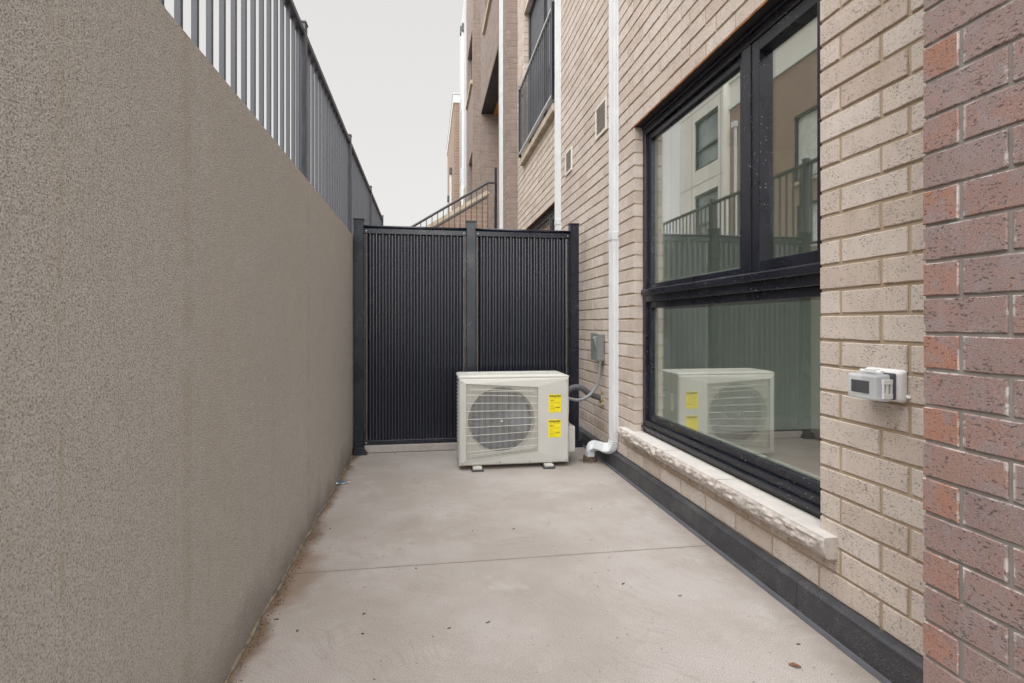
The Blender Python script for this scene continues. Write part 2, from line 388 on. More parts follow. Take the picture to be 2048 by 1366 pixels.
def thing(name, label, cat, loc, group=None):
    o = bpy.data.objects.new(name, None); col.objects.link(o); o.location = loc; o.empty_display_size = .1
    o['label'] = label; o['category'] = cat
    if group: o['group'] = group
    return o
def node(name, parent, loc):                          # a grouping part without a shape of its own
    o = bpy.data.objects.new(name, None); col.objects.link(o); o.parent = parent; o.location = Vector(loc) - root_loc(parent); return o
def structure(mb, name, m, **k): return mb.build(name, m, kind='structure', **k)
def smooth_path(pts, n=8):                            # Catmull-Rom
    pts = [Vector(p) for p in pts]; P = [pts[0] * 2 - pts[1]] + pts + [pts[-1] * 2 - pts[-2]]; out = []
    for i in range(1, len(P) - 2):
        for k in range(n):
            t = k / n; a, b, c, d = P[i - 1:i + 3]
            out.append(.5 * ((2 * b) + (c - a) * t + (2 * a - 5 * b + 4 * c - d) * t * t + (3 * b - 3 * c + d - a) * t ** 3))
    return out + [pts[-1]]

# ---- walls: side 'R' faces -X, 'L' faces +X, 'F' faces -Y ; (a along, n inwards, z)
def WP(side, off, a, n, z):
    return (off + n, a, z) if side == 'R' else (off - n, a, z) if side == 'L' else (a, off + n, z)
ROT = {'R': -math.pi / 2, 'L': math.pi / 2, 'F': 0}
def wall_body(side, off, a0, a1, z0, z1, t, holes=(), grow=.003):
    mb = MB(); H = [(h[0] - grow, h[1] + grow, h[2] - grow, h[3] + grow) for h in holes]
    A = sorted({a0, a1, *[v for h in H for v in h[:2] if a0 < v < a1]}); Z = sorted({z0, z1, *[v for h in H for v in h[2:] if z0 < v < z1]})
    def solid(i, j):
        if i < 0 or j < 0 or i >= len(A) - 1 or j >= len(Z) - 1: return False
        a, z = (A[i] + A[i + 1]) / 2, (Z[j] + Z[j + 1]) / 2
        return not any(h[0] < a < h[1] and h[2] < z < h[3] for h in H)
    q = lambda *pts: mb.add([WP(side, off, *p) for p in pts], [(0, 1, 2, 3)])
    for i in range(len(A) - 1):
        for j in range(len(Z) - 1):
            if not solid(i, j): continue
            l, r, b, u = A[i], A[i + 1], Z[j], Z[j + 1]
            q((l, 0, b), (r, 0, b), (r, 0, u), (l, 0, u)); q((l, t, b), (l, t, u), (r, t, u), (r, t, b))
            if not solid(i - 1, j): q((l, 0, b), (l, 0, u), (l, t, u), (l, t, b))
            if not solid(i + 1, j): q((r, 0, b), (r, t, b), (r, t, u), (r, 0, u))
            if not solid(i, j - 1): q((l, 0, b), (l, t, b), (r, t, b), (r, 0, b))
            if not solid(i, j + 1): q((l, 0, u), (r, 0, u), (r, t, u), (l, t, u))
    bm_weld = mb
    return bm_weld
def brick_layout(a0, a1, zs, zmax, ja, jb, holes=(), L=.267, C=.0887, J=.0125, rj=.0112, parity=0, zsplit=1.0995, C2=.0865):
    out = []; k = 0; z = zs
    while z < zmax - .02:
        if z > zsplit: C = C2
        zb, zt = z + rj / 2, min(z + C, zmax) - rj / 2
        zc = (zb + zt) / 2
        segs = [(a0, a1)]
        for h in holes:
            if h[2] < zc < h[3]:
                segs = [p for s_ in segs for p in ((s_[0], min(s_[1], h[0])), (max(s_[0], h[1]), s_[1])) if p[1] - p[0] > .02]
        j0 = ja if (k + parity) % 2 == 0 else jb
        for s0, s1 in segs:
            js = []; n = math.ceil((s0 - j0) / L); p = j0 + n * L
            while p < s1: js.append(p); p += L
            js = [p for p in js if p - s0 > .055 and s1 - p > .055]
            e = [s0] + js + [s1]
            for i in range(len(e) - 1):
                l = e[i] + (J / 2 if i else 0); r = e[i + 1] - (J / 2 if i < len(e) - 2 else 0)
                out.append(((l + r) / 2, zc, r - l, zt - zb))
        z += C; k += 1
    return out
BR = {}
def brick_mesh(wd, ht, dp, m, var, fine=True):
    wd, ht = round(wd, 3), round(ht, 3); key = (wd, ht, dp, m, var)
    if key in BR: return BR[key]
    rr = random.Random(hash((wd, ht, var)) & 0xffff); jt = .0011; c = .0022
    x0, x1, z0, z1 = -wd / 2, wd / 2, -ht / 2, ht / 2
    nm = 4 if wd > .15 else 1
    ol = [(x0, z0)] + [(x0 + wd * (k + 1) / (nm + 1), z0) for k in range(nm)] + [(x1, z0), (x1, 0)][:2]
    ol += [(x1, z1)] + [(x1 - wd * (k + 1) / (nm + 1), z1) for k in range(nm)] + [(x0, z1)]
    ol = [(x + rr.uniform(-jt, jt), z + rr.uniform(-jt, jt)) for x, z in ol]
    n = len(ol); vs_ = []
    for x, z in ol:
        ax = c * (1 if x < 0 else -1) if abs(abs(x) - wd / 2) < .004 else 0
        az = c * (1 if z < 0 else -1)
        vs_.append((x + ax, rr.uniform(-.0006, .0006), z + az))
    vs_ += [(x, c, z) for x, z in ol] + [(x, dp, z) for x, z in ol]
    fs = [tuple(range(n))]
    for r_ in (0, n):
        for i in range(n):
            j = (i + 1) % n; fs.append((r_ + i, r_ + n + i, r_ + n + j, r_ + j))
    me = bpy.data.meshes.new('brick'); me.from_pydata(vs_, [], fs); me.materials.append(mat[m])
    bm = bmesh.new(); bm.from_mesh(me); bmesh.ops.recalc_face_normals(bm, faces=bm.faces)
    bm.faces.ensure_lookup_table()
    if bm.faces[0].normal.y > 0: bmesh.ops.reverse_faces(bm, faces=bm.faces)
    bm.to_mesh(me); bm.free()
    BR[key] = me; return me
def lay_bricks(parent, side, off, rects, m, dp=.064, limit=300, xr=(0, 2048), alt=None, joined_mat=None):
    sc = []
    for r_ in rects:
        p = project(WP(side, off, r_[0], 0, r_[1])); s_ = 0
        if p and -30 < p[1] < 1396:
            q = project(WP(side, off, r_[0] - r_[2] / 2, 0, r_[1])); u = project(WP(side, off, r_[0] + r_[2] / 2, 0, r_[1]))
            if q and u: s_ = max(0, min(xr[1], max(q[0], u[0])) - max(xr[0], min(q[0], u[0]))) * r_[3] * FPX / p[2]
        sc.append(s_)
    order = sorted(range(len(rects)), key=lambda i: -sc[i])
    single = [i for i in order[:limit] if sc[i] > 90]; ss = set(single)
    base = root_loc(parent); rng = random.Random(3)
    for i in single:
        a, z, wd, ht = rects[i]
        mm = alt if (alt and wd < .12) else m
        o = bpy.data.objects.new('brick', brick_mesh(wd, ht, dp, mm, rng.randrange(5))); col.objects.link(o)
        o.parent = parent; o.rotation_euler = (rng.gauss(0, .004), rng.gauss(0, .0025), ROT[side] + rng.gauss(0, .003))
        o.location = Vector(WP(side, off, a, rng.uniform(-.001, .0012), z)) - base
    mb = MB()
    for i, (a, z, wd, ht) in enumerate(rects):
        if i in ss: continue
        c = .002; j = rng.uniform(-.0012, .0012)
        P = lambda da, n, dz: WP(side, off, a + da, n + j, z + dz)
        w2, h2 = wd / 2, ht / 2
        vs_ = [P(-w2 + c, 0, -h2 + c), P(w2 - c, 0, -h2 + c), P(w2 - c, 0, h2 - c), P(-w2 + c, 0, h2 - c)]
        for n in (c, dp): vs_ += [P(-w2, n, -h2), P(w2, n, -h2), P(w2, n, h2), P(-w2, n, h2)]
        fs = [(0, 1, 2, 3)] + [(k, k + 4, (k + 1) % 4 + 4, (k + 1) % 4) for k in range(4)] + [(k + 4, k + 8, (k + 1) % 4 + 8, (k + 1) % 4 + 4) for k in range(4)]
        mb.add(vs_, fs)
    if mb.v: mb.build('brick_courses', joined_mat or m, parent, kind='stuff')

# ================================================================== SETTING
structure(MB().box(-.95, 60, -30, 150, -.6, -.03), 'ground', 'asphalt')
structure(MB().box(-.60, 1.60, -4, 2.438, -.029, 0), 'patio_floor', 'concrete')
structure(MB().box(-.60, 1.60, 2.442, 4.60, -.029, 0), 'patio_floor', 'concrete')
structure(MB().box(-.60, 1.60, 4.6, 30, -.029, -.004), 'side_yard_path', 'concrete')
structure(MB().box(-8.3, -.86, -30, 60, -.6, 1.70), 'raised_street', 'asphalt')
structure(MB().box(-80, -8.31, -60, 150, -.6, 1.68), 'upper_ground', 'asphalt')
# narrow concrete kerb below the privacy fence
k = MB(); k.box(-.505, 1.235, 4.602, 4.76, 0, .062)
k.build('kerb', 'concrete', kind='structure', bevel=.006)

# ------------------------------------------------------------------ stuccoed retaining wall
WL, WT = -.595, 1.805
rw = thing('retaining_wall', 'grey brown pebbled stucco retaining wall on the left carrying the picket railing', 'wall', (WL - .12, 3, 0))
mb = MB(); mb.box(WL - .26, WL, -4, 4.34, -.02, WT); mb.build('wall_panel', 'stucco', rw, bevel=.008)
mb = MB(); mb.box(WL - .26, WL - .004, 4.346, 26, -.02, WT); mb.build('wall_panel', 'stucco', rw, bevel=.008)
# crumbling sealant bead between wall and slab
mb = MB(); pts = []; rr = random.Random(11)
y = -.5
while y < 4.55:
    n = mnoise.noise(Vector((y * 5, 0, 0))); pts.append((WL + .004 + .010 * n, y, .004 + .005 * mnoise.noise(Vector((y * 9, 4, 0))))); y += .03
sc_ = [max(.25, 1 + 1.7 * mnoise.noise(Vector((p[1] * 14, 9, 2)))) for p in pts]
mb.tube(pts, .0065, 7, sc_); mb.build('sealant_bead', 'sealant', smooth=True, label='crumbling grey sealant line where the stucco wall meets the concrete', category='sealant')
mb = MB()
for i in range(900):
    y = rr.choice([rr.uniform(.9, 1.55), rr.uniform(1.2, 4.5), rr.gauss(2.3, .3)]); d = abs(rr.gauss(0, .018)) + .004
    s_ = rr.uniform(.0006, .0019); x = WL + .012 + d
    T = Matrix.Translation((x, y, s_ * .3)) @ Matrix.Rotation(rr.uniform(0, 3), 4, 'Z') @ Matrix.Rotation(rr.uniform(-.6, .6), 4, 'X')
    mb.box(-s_ * 1.4, s_ * 1.4, -s_, s_, -s_ * .6, s_ * .6, T)
mb.build('soil_crumbs', 'soil', kind='stuff', label='brown soil crumbs lying along the foot of the stucco wall', category='soil')

# ================================================================== beige brick house
WX = 1.385
W1 = (1.741, 3.495, .342, 2.397)        # big window
W2 = (5.74, 7.50, .335, 2.397)          # second window behind the fence
DJ = (5.72, 7.68, 3.43, 5.53)           # balcony door
bh = thing('brick_house', 'pale beige speckled brick townhouse with the big black framed window', 'house', (WX + .3, 5, 0))
holes = [W1, W2, DJ]
wall_body('R', WX + .0055, 1.0, 8.256, 0, 9.8, .2445, holes).build('wall', 'tan_mortar', bh)
rects = brick_layout(1.0, 8.26, 1.100 - 12 * .0887, 9.78, 1.479, 1.646 - .267, holes, parity=1)
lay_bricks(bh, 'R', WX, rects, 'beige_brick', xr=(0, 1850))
MB().box(WX - .03, 6.2, 1.0, 8.255, 9.8, 9.98).build('roof', 'dark_box', bh)

def window_unit(parent, W, name='window', detail=True):
    y0, y1, z0, z1 = W
    win = node(name, parent, (WX + .07, (y0 + y1) / 2, z0))
    F = 'frame_black'; xa, xb = WX + .060, WX + .145
    z0f = z0 + .026
    MB().box(xa + .006, xb - .002, y0 + .003, y1 - .003, z0 - .001, z0f - .0006).build('frame_shim', 'frame_black', win)
    f = MB(); e = .002
    # outer frame
    t = .045
    f.box(xa, xb, y0 + e, y0 + t, z0f, z1 - e); f.box(xa, xb, y1 - t, y1 - e, z0f, z1 - e)
    f.box(xa + .001, xb - .001, y0 + t, y1 - t, z1 - .062, z1 - e)
    f.box(xa + .001, xb - .001, y0 + t, y1 - t, z0f, z0f + .055)
    f.box(xa - .012, xa - .0005, y0 + .012, y1 - .012, z1 - .022, z1 - .004)         # head trim
    f.box(xa - .016, xa - .0005, y0 + .012, y1 - .012, z0f, z0f + .020)              # drip
    f.build('frame', F, win, bevel=.003, seg=2)
    g = MB()
    # transom with protruding rounded bar
    zt0, zt1 = 1.185, 1.335
    g.box(xa + .002, xb - .002, y0 + t + .001, y1 - t - .001, zt0 + .028, zt1 - .045)
    g.build('transom', F, win, bevel=.003)
    g = MB(); g.box(xa - .018, xa + .0015, y0 + .012, y1 - .012, zt0 + .072, zt1 - .038); g.build('transom_bar', F, win, bevel=.008, seg=3)
    ym0, ym1 = y0 + .498, y0 + .590
    g = MB(); g.box(xa + .002, xb - .003, ym0 + .02, ym1, zt1 - .044, z1 - .063); g.build('mullion', F, win, bevel=.003)
    # inner beads round fixed panes (stepped back) and the opening sash
    def bead(ya, yb, za, zb, wdt, x0, x1, nm):
        b = MB()
        b.box(x0, x1, ya, ya + wdt, za, zb); b.box(x0, x1, yb - wdt, yb, za, zb)
        b.box(x0 + .0008, x1 - .0008, ya + wdt, yb - wdt, zb - wdt, zb); b.box(x0 + .0008, x1 - .0008, ya + wdt, yb - wdt, za, za + wdt)
        b.build(nm, F, win, bevel=.0025)
    bead(y0 + t + .001, y1 - t - .001, z0f + .056, zt0 + .027, .040, xa + .022, xb - .01, 'bead')
    bead(ym1 + .001, y1 - t - .001, zt1 - .044, z1 - .063, .042, xa + .022, xb - .01, 'bead')
    bead(y0 + t + .001, ym0 + .019, zt1 - .044, z1 - .063, .056, xa + .008, xb - .006, 'sash')
    gx = xa + .042
    def pane(ya, yb, za, zb):
        MB().box(gx, gx + .006, ya, yb, za, zb).build('pane', 'glass', win)
    pane(y0 + t + .03, y1 - t - .03, z0f + .09, zt0 - .006)
    pane(ym1 + .03, y1 - t - .03, zt1 - .012, z1 - .095)
    pane(y0 + t + .045, ym0 - .02, zt1 - .0, z1 - .105)
    # grey-green spacer bars between the panes of glass
    for ya, yb, za, zb in ((y0 + t + .041, y1 - t - .041, z0f + .096, zt0 - .013), (ym1 + .043, y1 - t - .043, zt1 - .002, z1 - .105)):
        b = MB(); s_ = .012
        for q in ((ya, ya + s_, za, zb), (yb - s_, yb, za, zb), (ya + s_, yb - s_, za, za + s_), (ya + s_, yb - s_, zb - s_, zb)):
            b.box(gx + .007, gx + .019, *q)
        b.build('spacer_bar', 'trim', win)
    # lintel
    l = MB(); l.box(WX + .0035, WX + .0595, y0 - .09, y1 + .05, z1 - .0005, z1 + .008); l.build('lintel', 'soffit', win)
    l = MB(); l.box(WX - .0015, WX + .003, y0 - .09, y1 + .05, z1 - .0005, z1 + .010); l.build('lintel_edge', 'rust', win)
    # drywall returns inside
    r_ = MB(); xi0, xi1 = xb + .001, WX + .252
    r_.box(xi0, xi1, y1 - .02, y1 + .001, z0, z1); r_.box(xi0, xi1, y0 - .001, y0 + .02, z0, z1); r_.box(xi0, xi1, y0 + .021, y1 - .021, z1 - .02, z1 + .001)
    r_.box(xi0, xi1 + .02, y0 + .021, y1 - .021, z0 + .0, z0 + .06)
    r_.build('window_return', 'lit_sage', win)
    return win
win1 = window_unit(bh, W1); win2 = window_unit(bh, W2)
def rock_stone(y0, y1, parent, x0=1.336, zt=.3395, zb=.263, seed=0):
    # smooth sawn top, rock-faced front and bottom arris
    nx = max(6, int((y1 - y0) / .012)); nz = 7
    mb = MB(); top = [[None] * (nx + 1) for _ in range(nz + 1)]
    vs_ = []
    for j in range(nz + 1):
        v = j / nz
        for i in range(nx + 1):
            y = y0 + (y1 - y0) * i / nx; z = zt - (zt - zb) * v
            p = Vector((y * 16 + seed, z * 40, 0))
            n = mnoise.fractal(p, 1., 2., 4) * .010 + (.010 * abs(mnoise.noise(Vector((y * 9, z * 22 + seed, 3)))))
            sh = .010 * math.sin(math.pi * min(1, v * 1.1)) - .018 * v * v
            inner = 0 if j == 0 else 1
            x = x0 - (sh + n * (1 if inner else .12)) * (1 if 0 < i < nx else .6)
            if j == nz: z += n * .8
            vs_.append((x, y, z))
    fs = []
    for j in range(nz):
        for i in range(nx): a = j * (nx + 1) + i; fs.append((a, a + 1, a + nx + 2, a + nx + 1))
    b = len(vs_)
    for i in range(nx + 1): y = y0 + (y1 - y0) * i / nx; vs_.append((WX + .062, y, zb))
    for i in range(nx): a = nz * (nx + 1) + i; fs.append((a, a + 1, b + i + 1, b + i))
    # ends
    for i, k_ in ((0, b), (nx, b + nx)):
        c = len(vs_); vs_.append((WX + .062, vs_[i][1], zt)); fs.append(tuple([c] + [j * (nx + 1) + i for j in range(nz + 1)] + [k_]))
    st = mb.add(vs_, fs).build('sill_stone', 'stone', parent)
    tp = MB().box(x0 + .0005, WX + .062, y0 + .001, y1 - .001, zt - .004, zt + .0015)
    tp.build('sill_top', 'stone_top', parent)
cuts = [1.652, 2.354, 2.937, 3.67]
sill_n = node('window_sill', bh, (1.37, 2.7, .26))
for i in range(3): rock_stone(cuts[i] + .003, cuts[i + 1] - .003, sill_n, seed=i * 7.3)
for y in cuts[1:3]: MB().box(1.342, WX + .06, y - .0032, y + .0032, .266, .3375).build('sill_joint', 'tan_mortar', sill_n)

# balcony door behind the Juliet railing
dj = node('balcony_door', bh, (WX, 6.7, 3.43)); y0, y1, z0, z1 = DJ
f = MB()
for q in ((y0, y0 + .06, z0, z1), (y1 - .06, y1, z0, z1), (y0 + .06, y1 - .06, z1 - .06, z1), (y0 + .06, y1 - .06, z0, z0 + .06), ((y0 + y1) / 2 - .04, (y0 + y1) / 2 + .04, z0 + .06, z1 - .06)):
    f.box(WX + .066, WX + .13, *q)
f.build('frame', 'frame_black', dj, bevel=.003)
MB().box(WX + .09, WX + .10, y0 + .06, (y0 + y1) / 2 - .04, z0 + .06, z1 - .06).build('pane', 'dark_glass', dj)
MB().box(WX + .085, WX + .11, (y0 + y1) / 2 + .04, y1 - .06, z0 + .06, z1 - .06).build('door_panel', 'door', dj)
MB().box(WX + .002, WX + .066, y0 - .08, y1 + .08, z1 - .0005, z1 + .008).build('lintel', 'soffit', dj)
MB().box(1.33, WX + .062, 5.66, 7.72, 3.34, 3.425).build('sill_stone', 'coping', dj, bevel=.006)

# second sill
MB().box(1.347, WX + .06, 5.68, 7.56, .26, .333).build('sill_stone', 'stone', win2, bevel=.004)

# ---- interior room seen through the glass
XI = WX + .252
iw = MB()
iw.box(XI, 6, 4.75, 4.85, .05, 2.75); structure(iw, 'interior_end_wall', 'sage')
structure(MB().box(XI + .02, 2.12, 3.86, 4.749, .05, 2.75), 'interior_nib_wall', 'lit_sage')
wall_body('L', 6.1, -2.0, 4.85, .05, 2.75, .1, [(-.8, 2.2, .5, 2.5)], 0).build('interior_back_wall', 'sage', kind='structure')  # unseen opening added to let more daylight into the room
wall_body('F', -2.1, XI, 6, .05, 2.75, .1, [(2.4, 5.4, .5, 2.4)], 0).build('interior_near_wall', 'sage', kind='structure')  # second added opening, out of view, to brighten the interior
structure(MB().box(XI, 6.1, -2.1, 4.85, 2.751, 2.85), 'interior_ceiling', 'trim')
structure(MB().box(XI, 6.1, -2.1, 4.85, -.02, .049), 'interior_floor', 'room_floor')
wall_body('R', XI - .001, -2.0, 4.75, .05, 2.75, .012, [(W1[0] + .02, W1[1] - .02, W1[2] + .05, W1[3] - .02)], 0).build('interior_front_wall', 'sage', kind='structure')
mb = MB(); mb.box(2.121, 6, 4.728, 4.749, .05, .165); mb.box(2.121, 6, 4.733, 4.748, .166, .185); mb.build('baseboard', 'trim', label='white baseboard at the foot of the green room wall seen through glass', category='baseboard', bevel=.003)
mb = MB(); mb.box(XI + .03, 2.12, 3.84, 3.858, .05, .165); mb.build('baseboard', 'trim', label='short white baseboard on the pale wall nib just inside the window', category='baseboard', bevel=.003)
# rooms behind the other openings
structure(MB().box(2.2, 2.3, 5.2, 8.2, .0, 9.7), 'interior_partition', 'sage')

# ------------------------------------------------------------------ purple brick pier at the right edge
PX, PY = 1.226, 1.182
pr = thing('brick_pier', 'purple and orange brick pier with white mortar bloom at the right edge', 'pier', (PX + .2, .6, 0))
MB().box(PX + .005, PX + .5, -.6, PY - .004, 0, 9.8).build('mortar_core', 'grey_mortar', pr)
rects = []; z = 1.045 - 12 * .089; kk = 0
while z < 9.7:
    zc = z + .0445; ht = .0795
    e = [PY, PY - (.096 if kk % 2 else .205)]
    while e[-1] > -.6: e.append(max(-.6, e[-1] - .267))
    for i in range(len(e) - 1):
        hi = e[i] - (.0055 if i else 0); lo = e[i + 1] + .0055
        if hi - lo > .03: rects.append(((hi + lo) / 2, zc, hi - lo, ht))
    z += .089; kk += 1
lay_bricks(pr, 'R', PX, rects, 'purple_brick', dp=.05, alt='orange_brick', xr=(1840, 2048), joined_mat='purple_plain')

# ------------------------------------------------------------------ base flashing
def flashing(y0, y1, label):
    t = thing('base_flashing', label, 'flashing', (1.37, (y0 + y1) / 2, 0), 'black flashing pieces at the foot of the brick wall')
    y0 += .0012; y1 -= .0012
    def ext(prof, nm, m):
        mb = MB(); n = len(prof); vs_ = [(x, y0, z) for x, z in prof] + [(x, y1, z) for x, z in prof]
        fs = [tuple(range(n)), tuple(reversed(range(n, 2 * n)))] + [(i, (i + 1) % n, n + (i + 1) % n, n + i) for i in range(n)]
        mb.add(vs_, fs).build(nm, m, t)
    ext([(1.3845, .127), (1.362, .121), (1.352, .115), (1.350, .109), (1.3845, .109)], 'cap_strip', 'flashing')
    ext([(1.3525, .1088), (1.3525, .014), (1.3845, .014), (1.3845, .1088)], 'face_strip', 'flashing')
    ext([(1.3530, .0138), (1.346, .010), (1.338, .001), (1.3845, .001), (1.3845, .0138)], 'toe_strip', 'toe')
flashing(.9, 1.82, 'short black flashing piece beside the purple pier, nearest the camera')
flashing(1.82, 4.70, 'long black flashing piece below the stone window sill')
flashing(4.70, 8.2, 'black flashing piece running on behind the dark privacy fence')

# ------------------------------------------------------------------ downpipes
def flute(w_, d_):                                     # profile: side axis, up axis ; fluted rectangle
    a, b = w_ / 2, d_ / 2; q = .0035; P = [(-a, -b), (a, -b)]
    n = 4
    for i in range(n):
        y_ = -b + 2 * b * (i + .35) / n; P += [(a, y_), (a - q, y_ + .003), (a - q, y_ + 2 * b / n * .4), (a, y_ + 2 * b / n * .4 + .003)]
    P += [(a, b), (-a, b)]
    for i in range(n):
        y_ = b - 2 * b * (i + .35) / n; P += [(-a, y_), (-a + q, y_ - .003), (-a + q, y_ - 2 * b / n * .4), (-a, y_ - 2 * b / n * .4 - .003)]
    return P
def pipe_col(mb, X, Y, z0, z1, w_=.05, d_=.074):       # vertical fluted shaft; w_ in X, d_ in Y
    q = .003; a, b = w_ / 2, d_ / 2; P = []
    def edge(p0, p1, nrm, n):
        for i in range(n):
            for t, k_ in ((.22, 0), (.32, 1), (.68, 1), (.78, 0)):
                f_ = (i + t) / n; P.append((p0[0] + (p1[0] - p0[0]) * f_ - nrm[0] * q * k_, p0[1] + (p1[1] - p0[1]) * f_ - nrm[1] * q * k_))
    P.append((-a, -b)); edge((-a, -b), (a, -b), (0, -1), 2); P.append((a, -b)); P.append((a, b)); P.append((-a, b)); edge((-a, b), (-a, -b), (-1, 0), 3)
    n = len(P); vs_ = [(X + x, Y + y, z0) for x, y in P] + [(X + x, Y + y, z1) for x, y in P]
    mb.add(vs_, [(i, (i + 1) % n, n + (i + 1) % n, n + i) for i in range(n)] + [tuple(range(n)), tuple(range(n, 2 * n))])
def downpipe(X, Y, ztop, zbot, label, bands, elbow=None):
    t = thing('downpipe', label, 'downpipe', (X, Y, max(0, zbot)), 'white downpipes on the brick walls')
    mb = MB(); pipe_col(mb, X, Y, zbot, ztop); mb.build('shaft', 'pipe', t)
    for zb in bands:
        MB().box(X - .028, X + .024, Y - .040, Y + .040, zb, zb + .062).build('band', 'pipe', t, bevel=.003)
    return t
t = downpipe(1.3595, 3.828, 9.7, .255, 'white fluted downpipe left of the big window, ending in a drain elbow', (1.68, 5.2))
path = smooth_path([(1.3595, 3.828, .256), (1.358, 3.832, .20), (1.352, 3.852, .155), (1.334, 3.895, .138), (1.312, 3.955, .136), (1.288, 4.015, .134), (1.268, 4.055, .118), (1.259, 4.076, .085), (1.2566, 4.08, .035)], 10)
n = len(path); scl = []
for i in range(n):
    f_ = i / n; bend = (0.08 < f_ < .42) or (f_ > .62)
    scl.append(1 + (.09 if (i % 2 == 0) else -.05) * (1 if bend else 0))
a, b = .026, .034
prof = [(-a, -b + .006), (-a + .006, -b), (a - .006, -b), (a, -b + .006), (a, b - .006), (a - .006, b), (-a + .006, b), (-a, b - .006)]
mb = MB(); mb.sweep(path, [(y_, x_) for x_, y_ in prof], scl, up=(1, 0, 0)); mb.build('elbow', 'pipe', t)
downpipe(1.3595, 5.548, 9.7, .02, 'white downpipe just right of the balcony railing', (2.1, 6.2))
t3 = downpipe(1.188, 8.67, 9.7, .02, 'white downpipe on the brown brick corner beyond the fence', (4.75,))
# drain collar
dr = thing('floor_drain', 'rusty round drain collar in the concrete under the downpipe elbow', 'drain', (1.2566, 4.08, 0))
mb = MB(); seg = 20
for i in range(seg):
    a0, a1 = 2 * math.pi * i / seg, 2 * math.pi * (i + 1) / seg
    j0, j1 = .004 * math.sin(i * 2.7), .004 * math.sin((i + 1) % seg * 2.7)
    p = lambda r_, a_, z_: (1.2566 + r_ * math.cos(a_), 4.08 + r_ * math.sin(a_), z_)
    mb.add([p(.056, a0, 0), p(.056, a1, 0), p(.052, a1, .042 + j1), p(.052, a0, .042 + j0), p(.044, a0, .042 + j0), p(.044, a1, .042 + j1), p(.044, a0, .005), p(.044, a1, .005)],
           [(0, 1, 2, 3), (3, 2, 5, 4), (4, 5, 7, 6)])
mb.build('collar', 'clay', dr)
mb = MB()
for i in range(260):
    a_ = rr.uniform(0, 6.28); r_ = .056 + abs(rr.gauss(0, .018)); s_ = rr.uniform(.0015, .004)
    T = Matrix.Translation((1.2566 + r_ * math.cos(a_) + max(0, rr.gauss(0, .02)), 4.08 + r_ * math.sin(a_), s_ * .4)) @ Matrix.Rotation(rr.uniform(0, 3), 4, 'Z') @ Matrix.Rotation(rr.uniform(-1, 1), 4, 'X')
    mb.box(-s_ * 1.6, s_ * 1.6, -s_, s_, -s_ * .5, s_ * .5, T)
mb.build('grit', 'sealant', dr, kind='stuff')

# ------------------------------------------------------------------ wall vents
def vent(y0, y1, z0, z1, label, nl):
    t = thing('wall_vent', label, 'vent', (WX, (y0 + y1) / 2, z0), 'louvred vents in the beige brick wall')
    f = MB(); x0, x1 = WX - .012, WX + .0; b = .022
    for q in ((y0, y0 + b, z0, z1), (y1 - b, y1, z0, z1), (y0 + b, y1 - b, z0, z0 + b), (y0 + b, y1 - b, z1 - b, z1)): f.box(x0, x1, *q)
    f.build('frame', 'vent', t, bevel=.002)
    MB().box(WX - .0012, WX + .0, y0 + b, y1 - b, z0 + b, z1 - b).build('backing', 'vent_dark', t)
    H = (z1 - z0 - 2 * b) / nl
    for i in range(nl):
        z = z0 + b + H * (i + .5)
        MB().bar((WX - .006, y0 + b, z), (WX - .006, y1 - b, z), .010, .0026, up=(.8, 0, 1)).build('louvre', 'louvre', t)
vent(4.045, 4.315, 2.575, 2.835, 'larger louvred vent, the upper one right of the second downpipe', 11)
vent(5.06, 5.30, 2.545, 2.775, 'smaller farther louvred vent close to the second downpipe', 10)

# ------------------------------------------------------------------ disconnect box, conduit, line set
t = thing('disconnect_box', 'grey electrical disconnect box with lever handle on the brick wall', 'electrical box', (1.385, 4.18, .78))
MB().box(1.327, WX - .001, 4.10, 4.265, .775, .985).build('enclosure', 'grey_plastic', t, bevel=.005, seg=2)
MB().box(1.321, 1.3275, 4.094, 4.270, .778, .992).build('cover', 'grey_plastic', t, bevel=.002)
mb = MB(); mb.add([(1.321, 4.11, .97), (1.321, 4.16, .97), (1.321, 4.16, .85), (1.321, 4.11, .85), (1.292, 4.115, .955), (1.292, 4.155, .955), (1.302, 4.155, .93), (1.302, 4.115, .93)],
                  [(0, 1, 2, 3), (0, 4, 5, 1), (4, 7, 6, 5), (7, 3, 2, 6), (0, 3, 7, 4), (1, 5, 6, 2)]); mb.build('lever', 'grey_plastic', t, bevel=.003)
mb = MB(); mb.tube([(1.352, 4.125, .776), (1.352, 4.125, .752)], .017, 12); mb.tube([(1.352, 4.125, .753), (1.352, 4.125, .742)], .013, 12); mb.build('gland', 'conduit', t)
MB().tube([(1.342, 4.0995, .80), (1.342, 4.0965, .80)], .012, 16).build('knockout', 'conduit', t)
MB().tube(smooth_path([(1.352, 4.125, .745), (1.350, 4.125, .69), (1.335, 4.122, .61), (1.30, 4.118, .545), (1.245, 4.115, .495), (1.18, 4.115, .472), (1.12, 4.115, .480), (1.05, 4.115, .50)], 6), .0125, 12).build(
    'conduit', 'conduit', smooth=True, label='thin grey flexible conduit looping from the electrical box to the air conditioner', category='conduit')
MB().tube(smooth_path([(1.05, 4.18, .50), (1.10, 4.18, .535), (1.15, 4.18, .562), (1.21, 4.18, .560), (1.27, 4.18, .520), (1.33, 4.18, .490), (1.39, 4.185, .470)], 6), .023, 12).build(
    'insulated_pipe', 'insul', smooth=True, label='thick black insulated refrigerant pipe arching into the brick wall', category='pipe')
mb = MB(); mb.tube([(1.392, 4.185, .47), (1.380, 4.185, .47), (1.372, 4.185, .47)], .034, 9, [1.3, 1.15, .8]); mb.tube([(1.386, 4.15, .43), (1.378, 4.15, .44)], .022, 7)
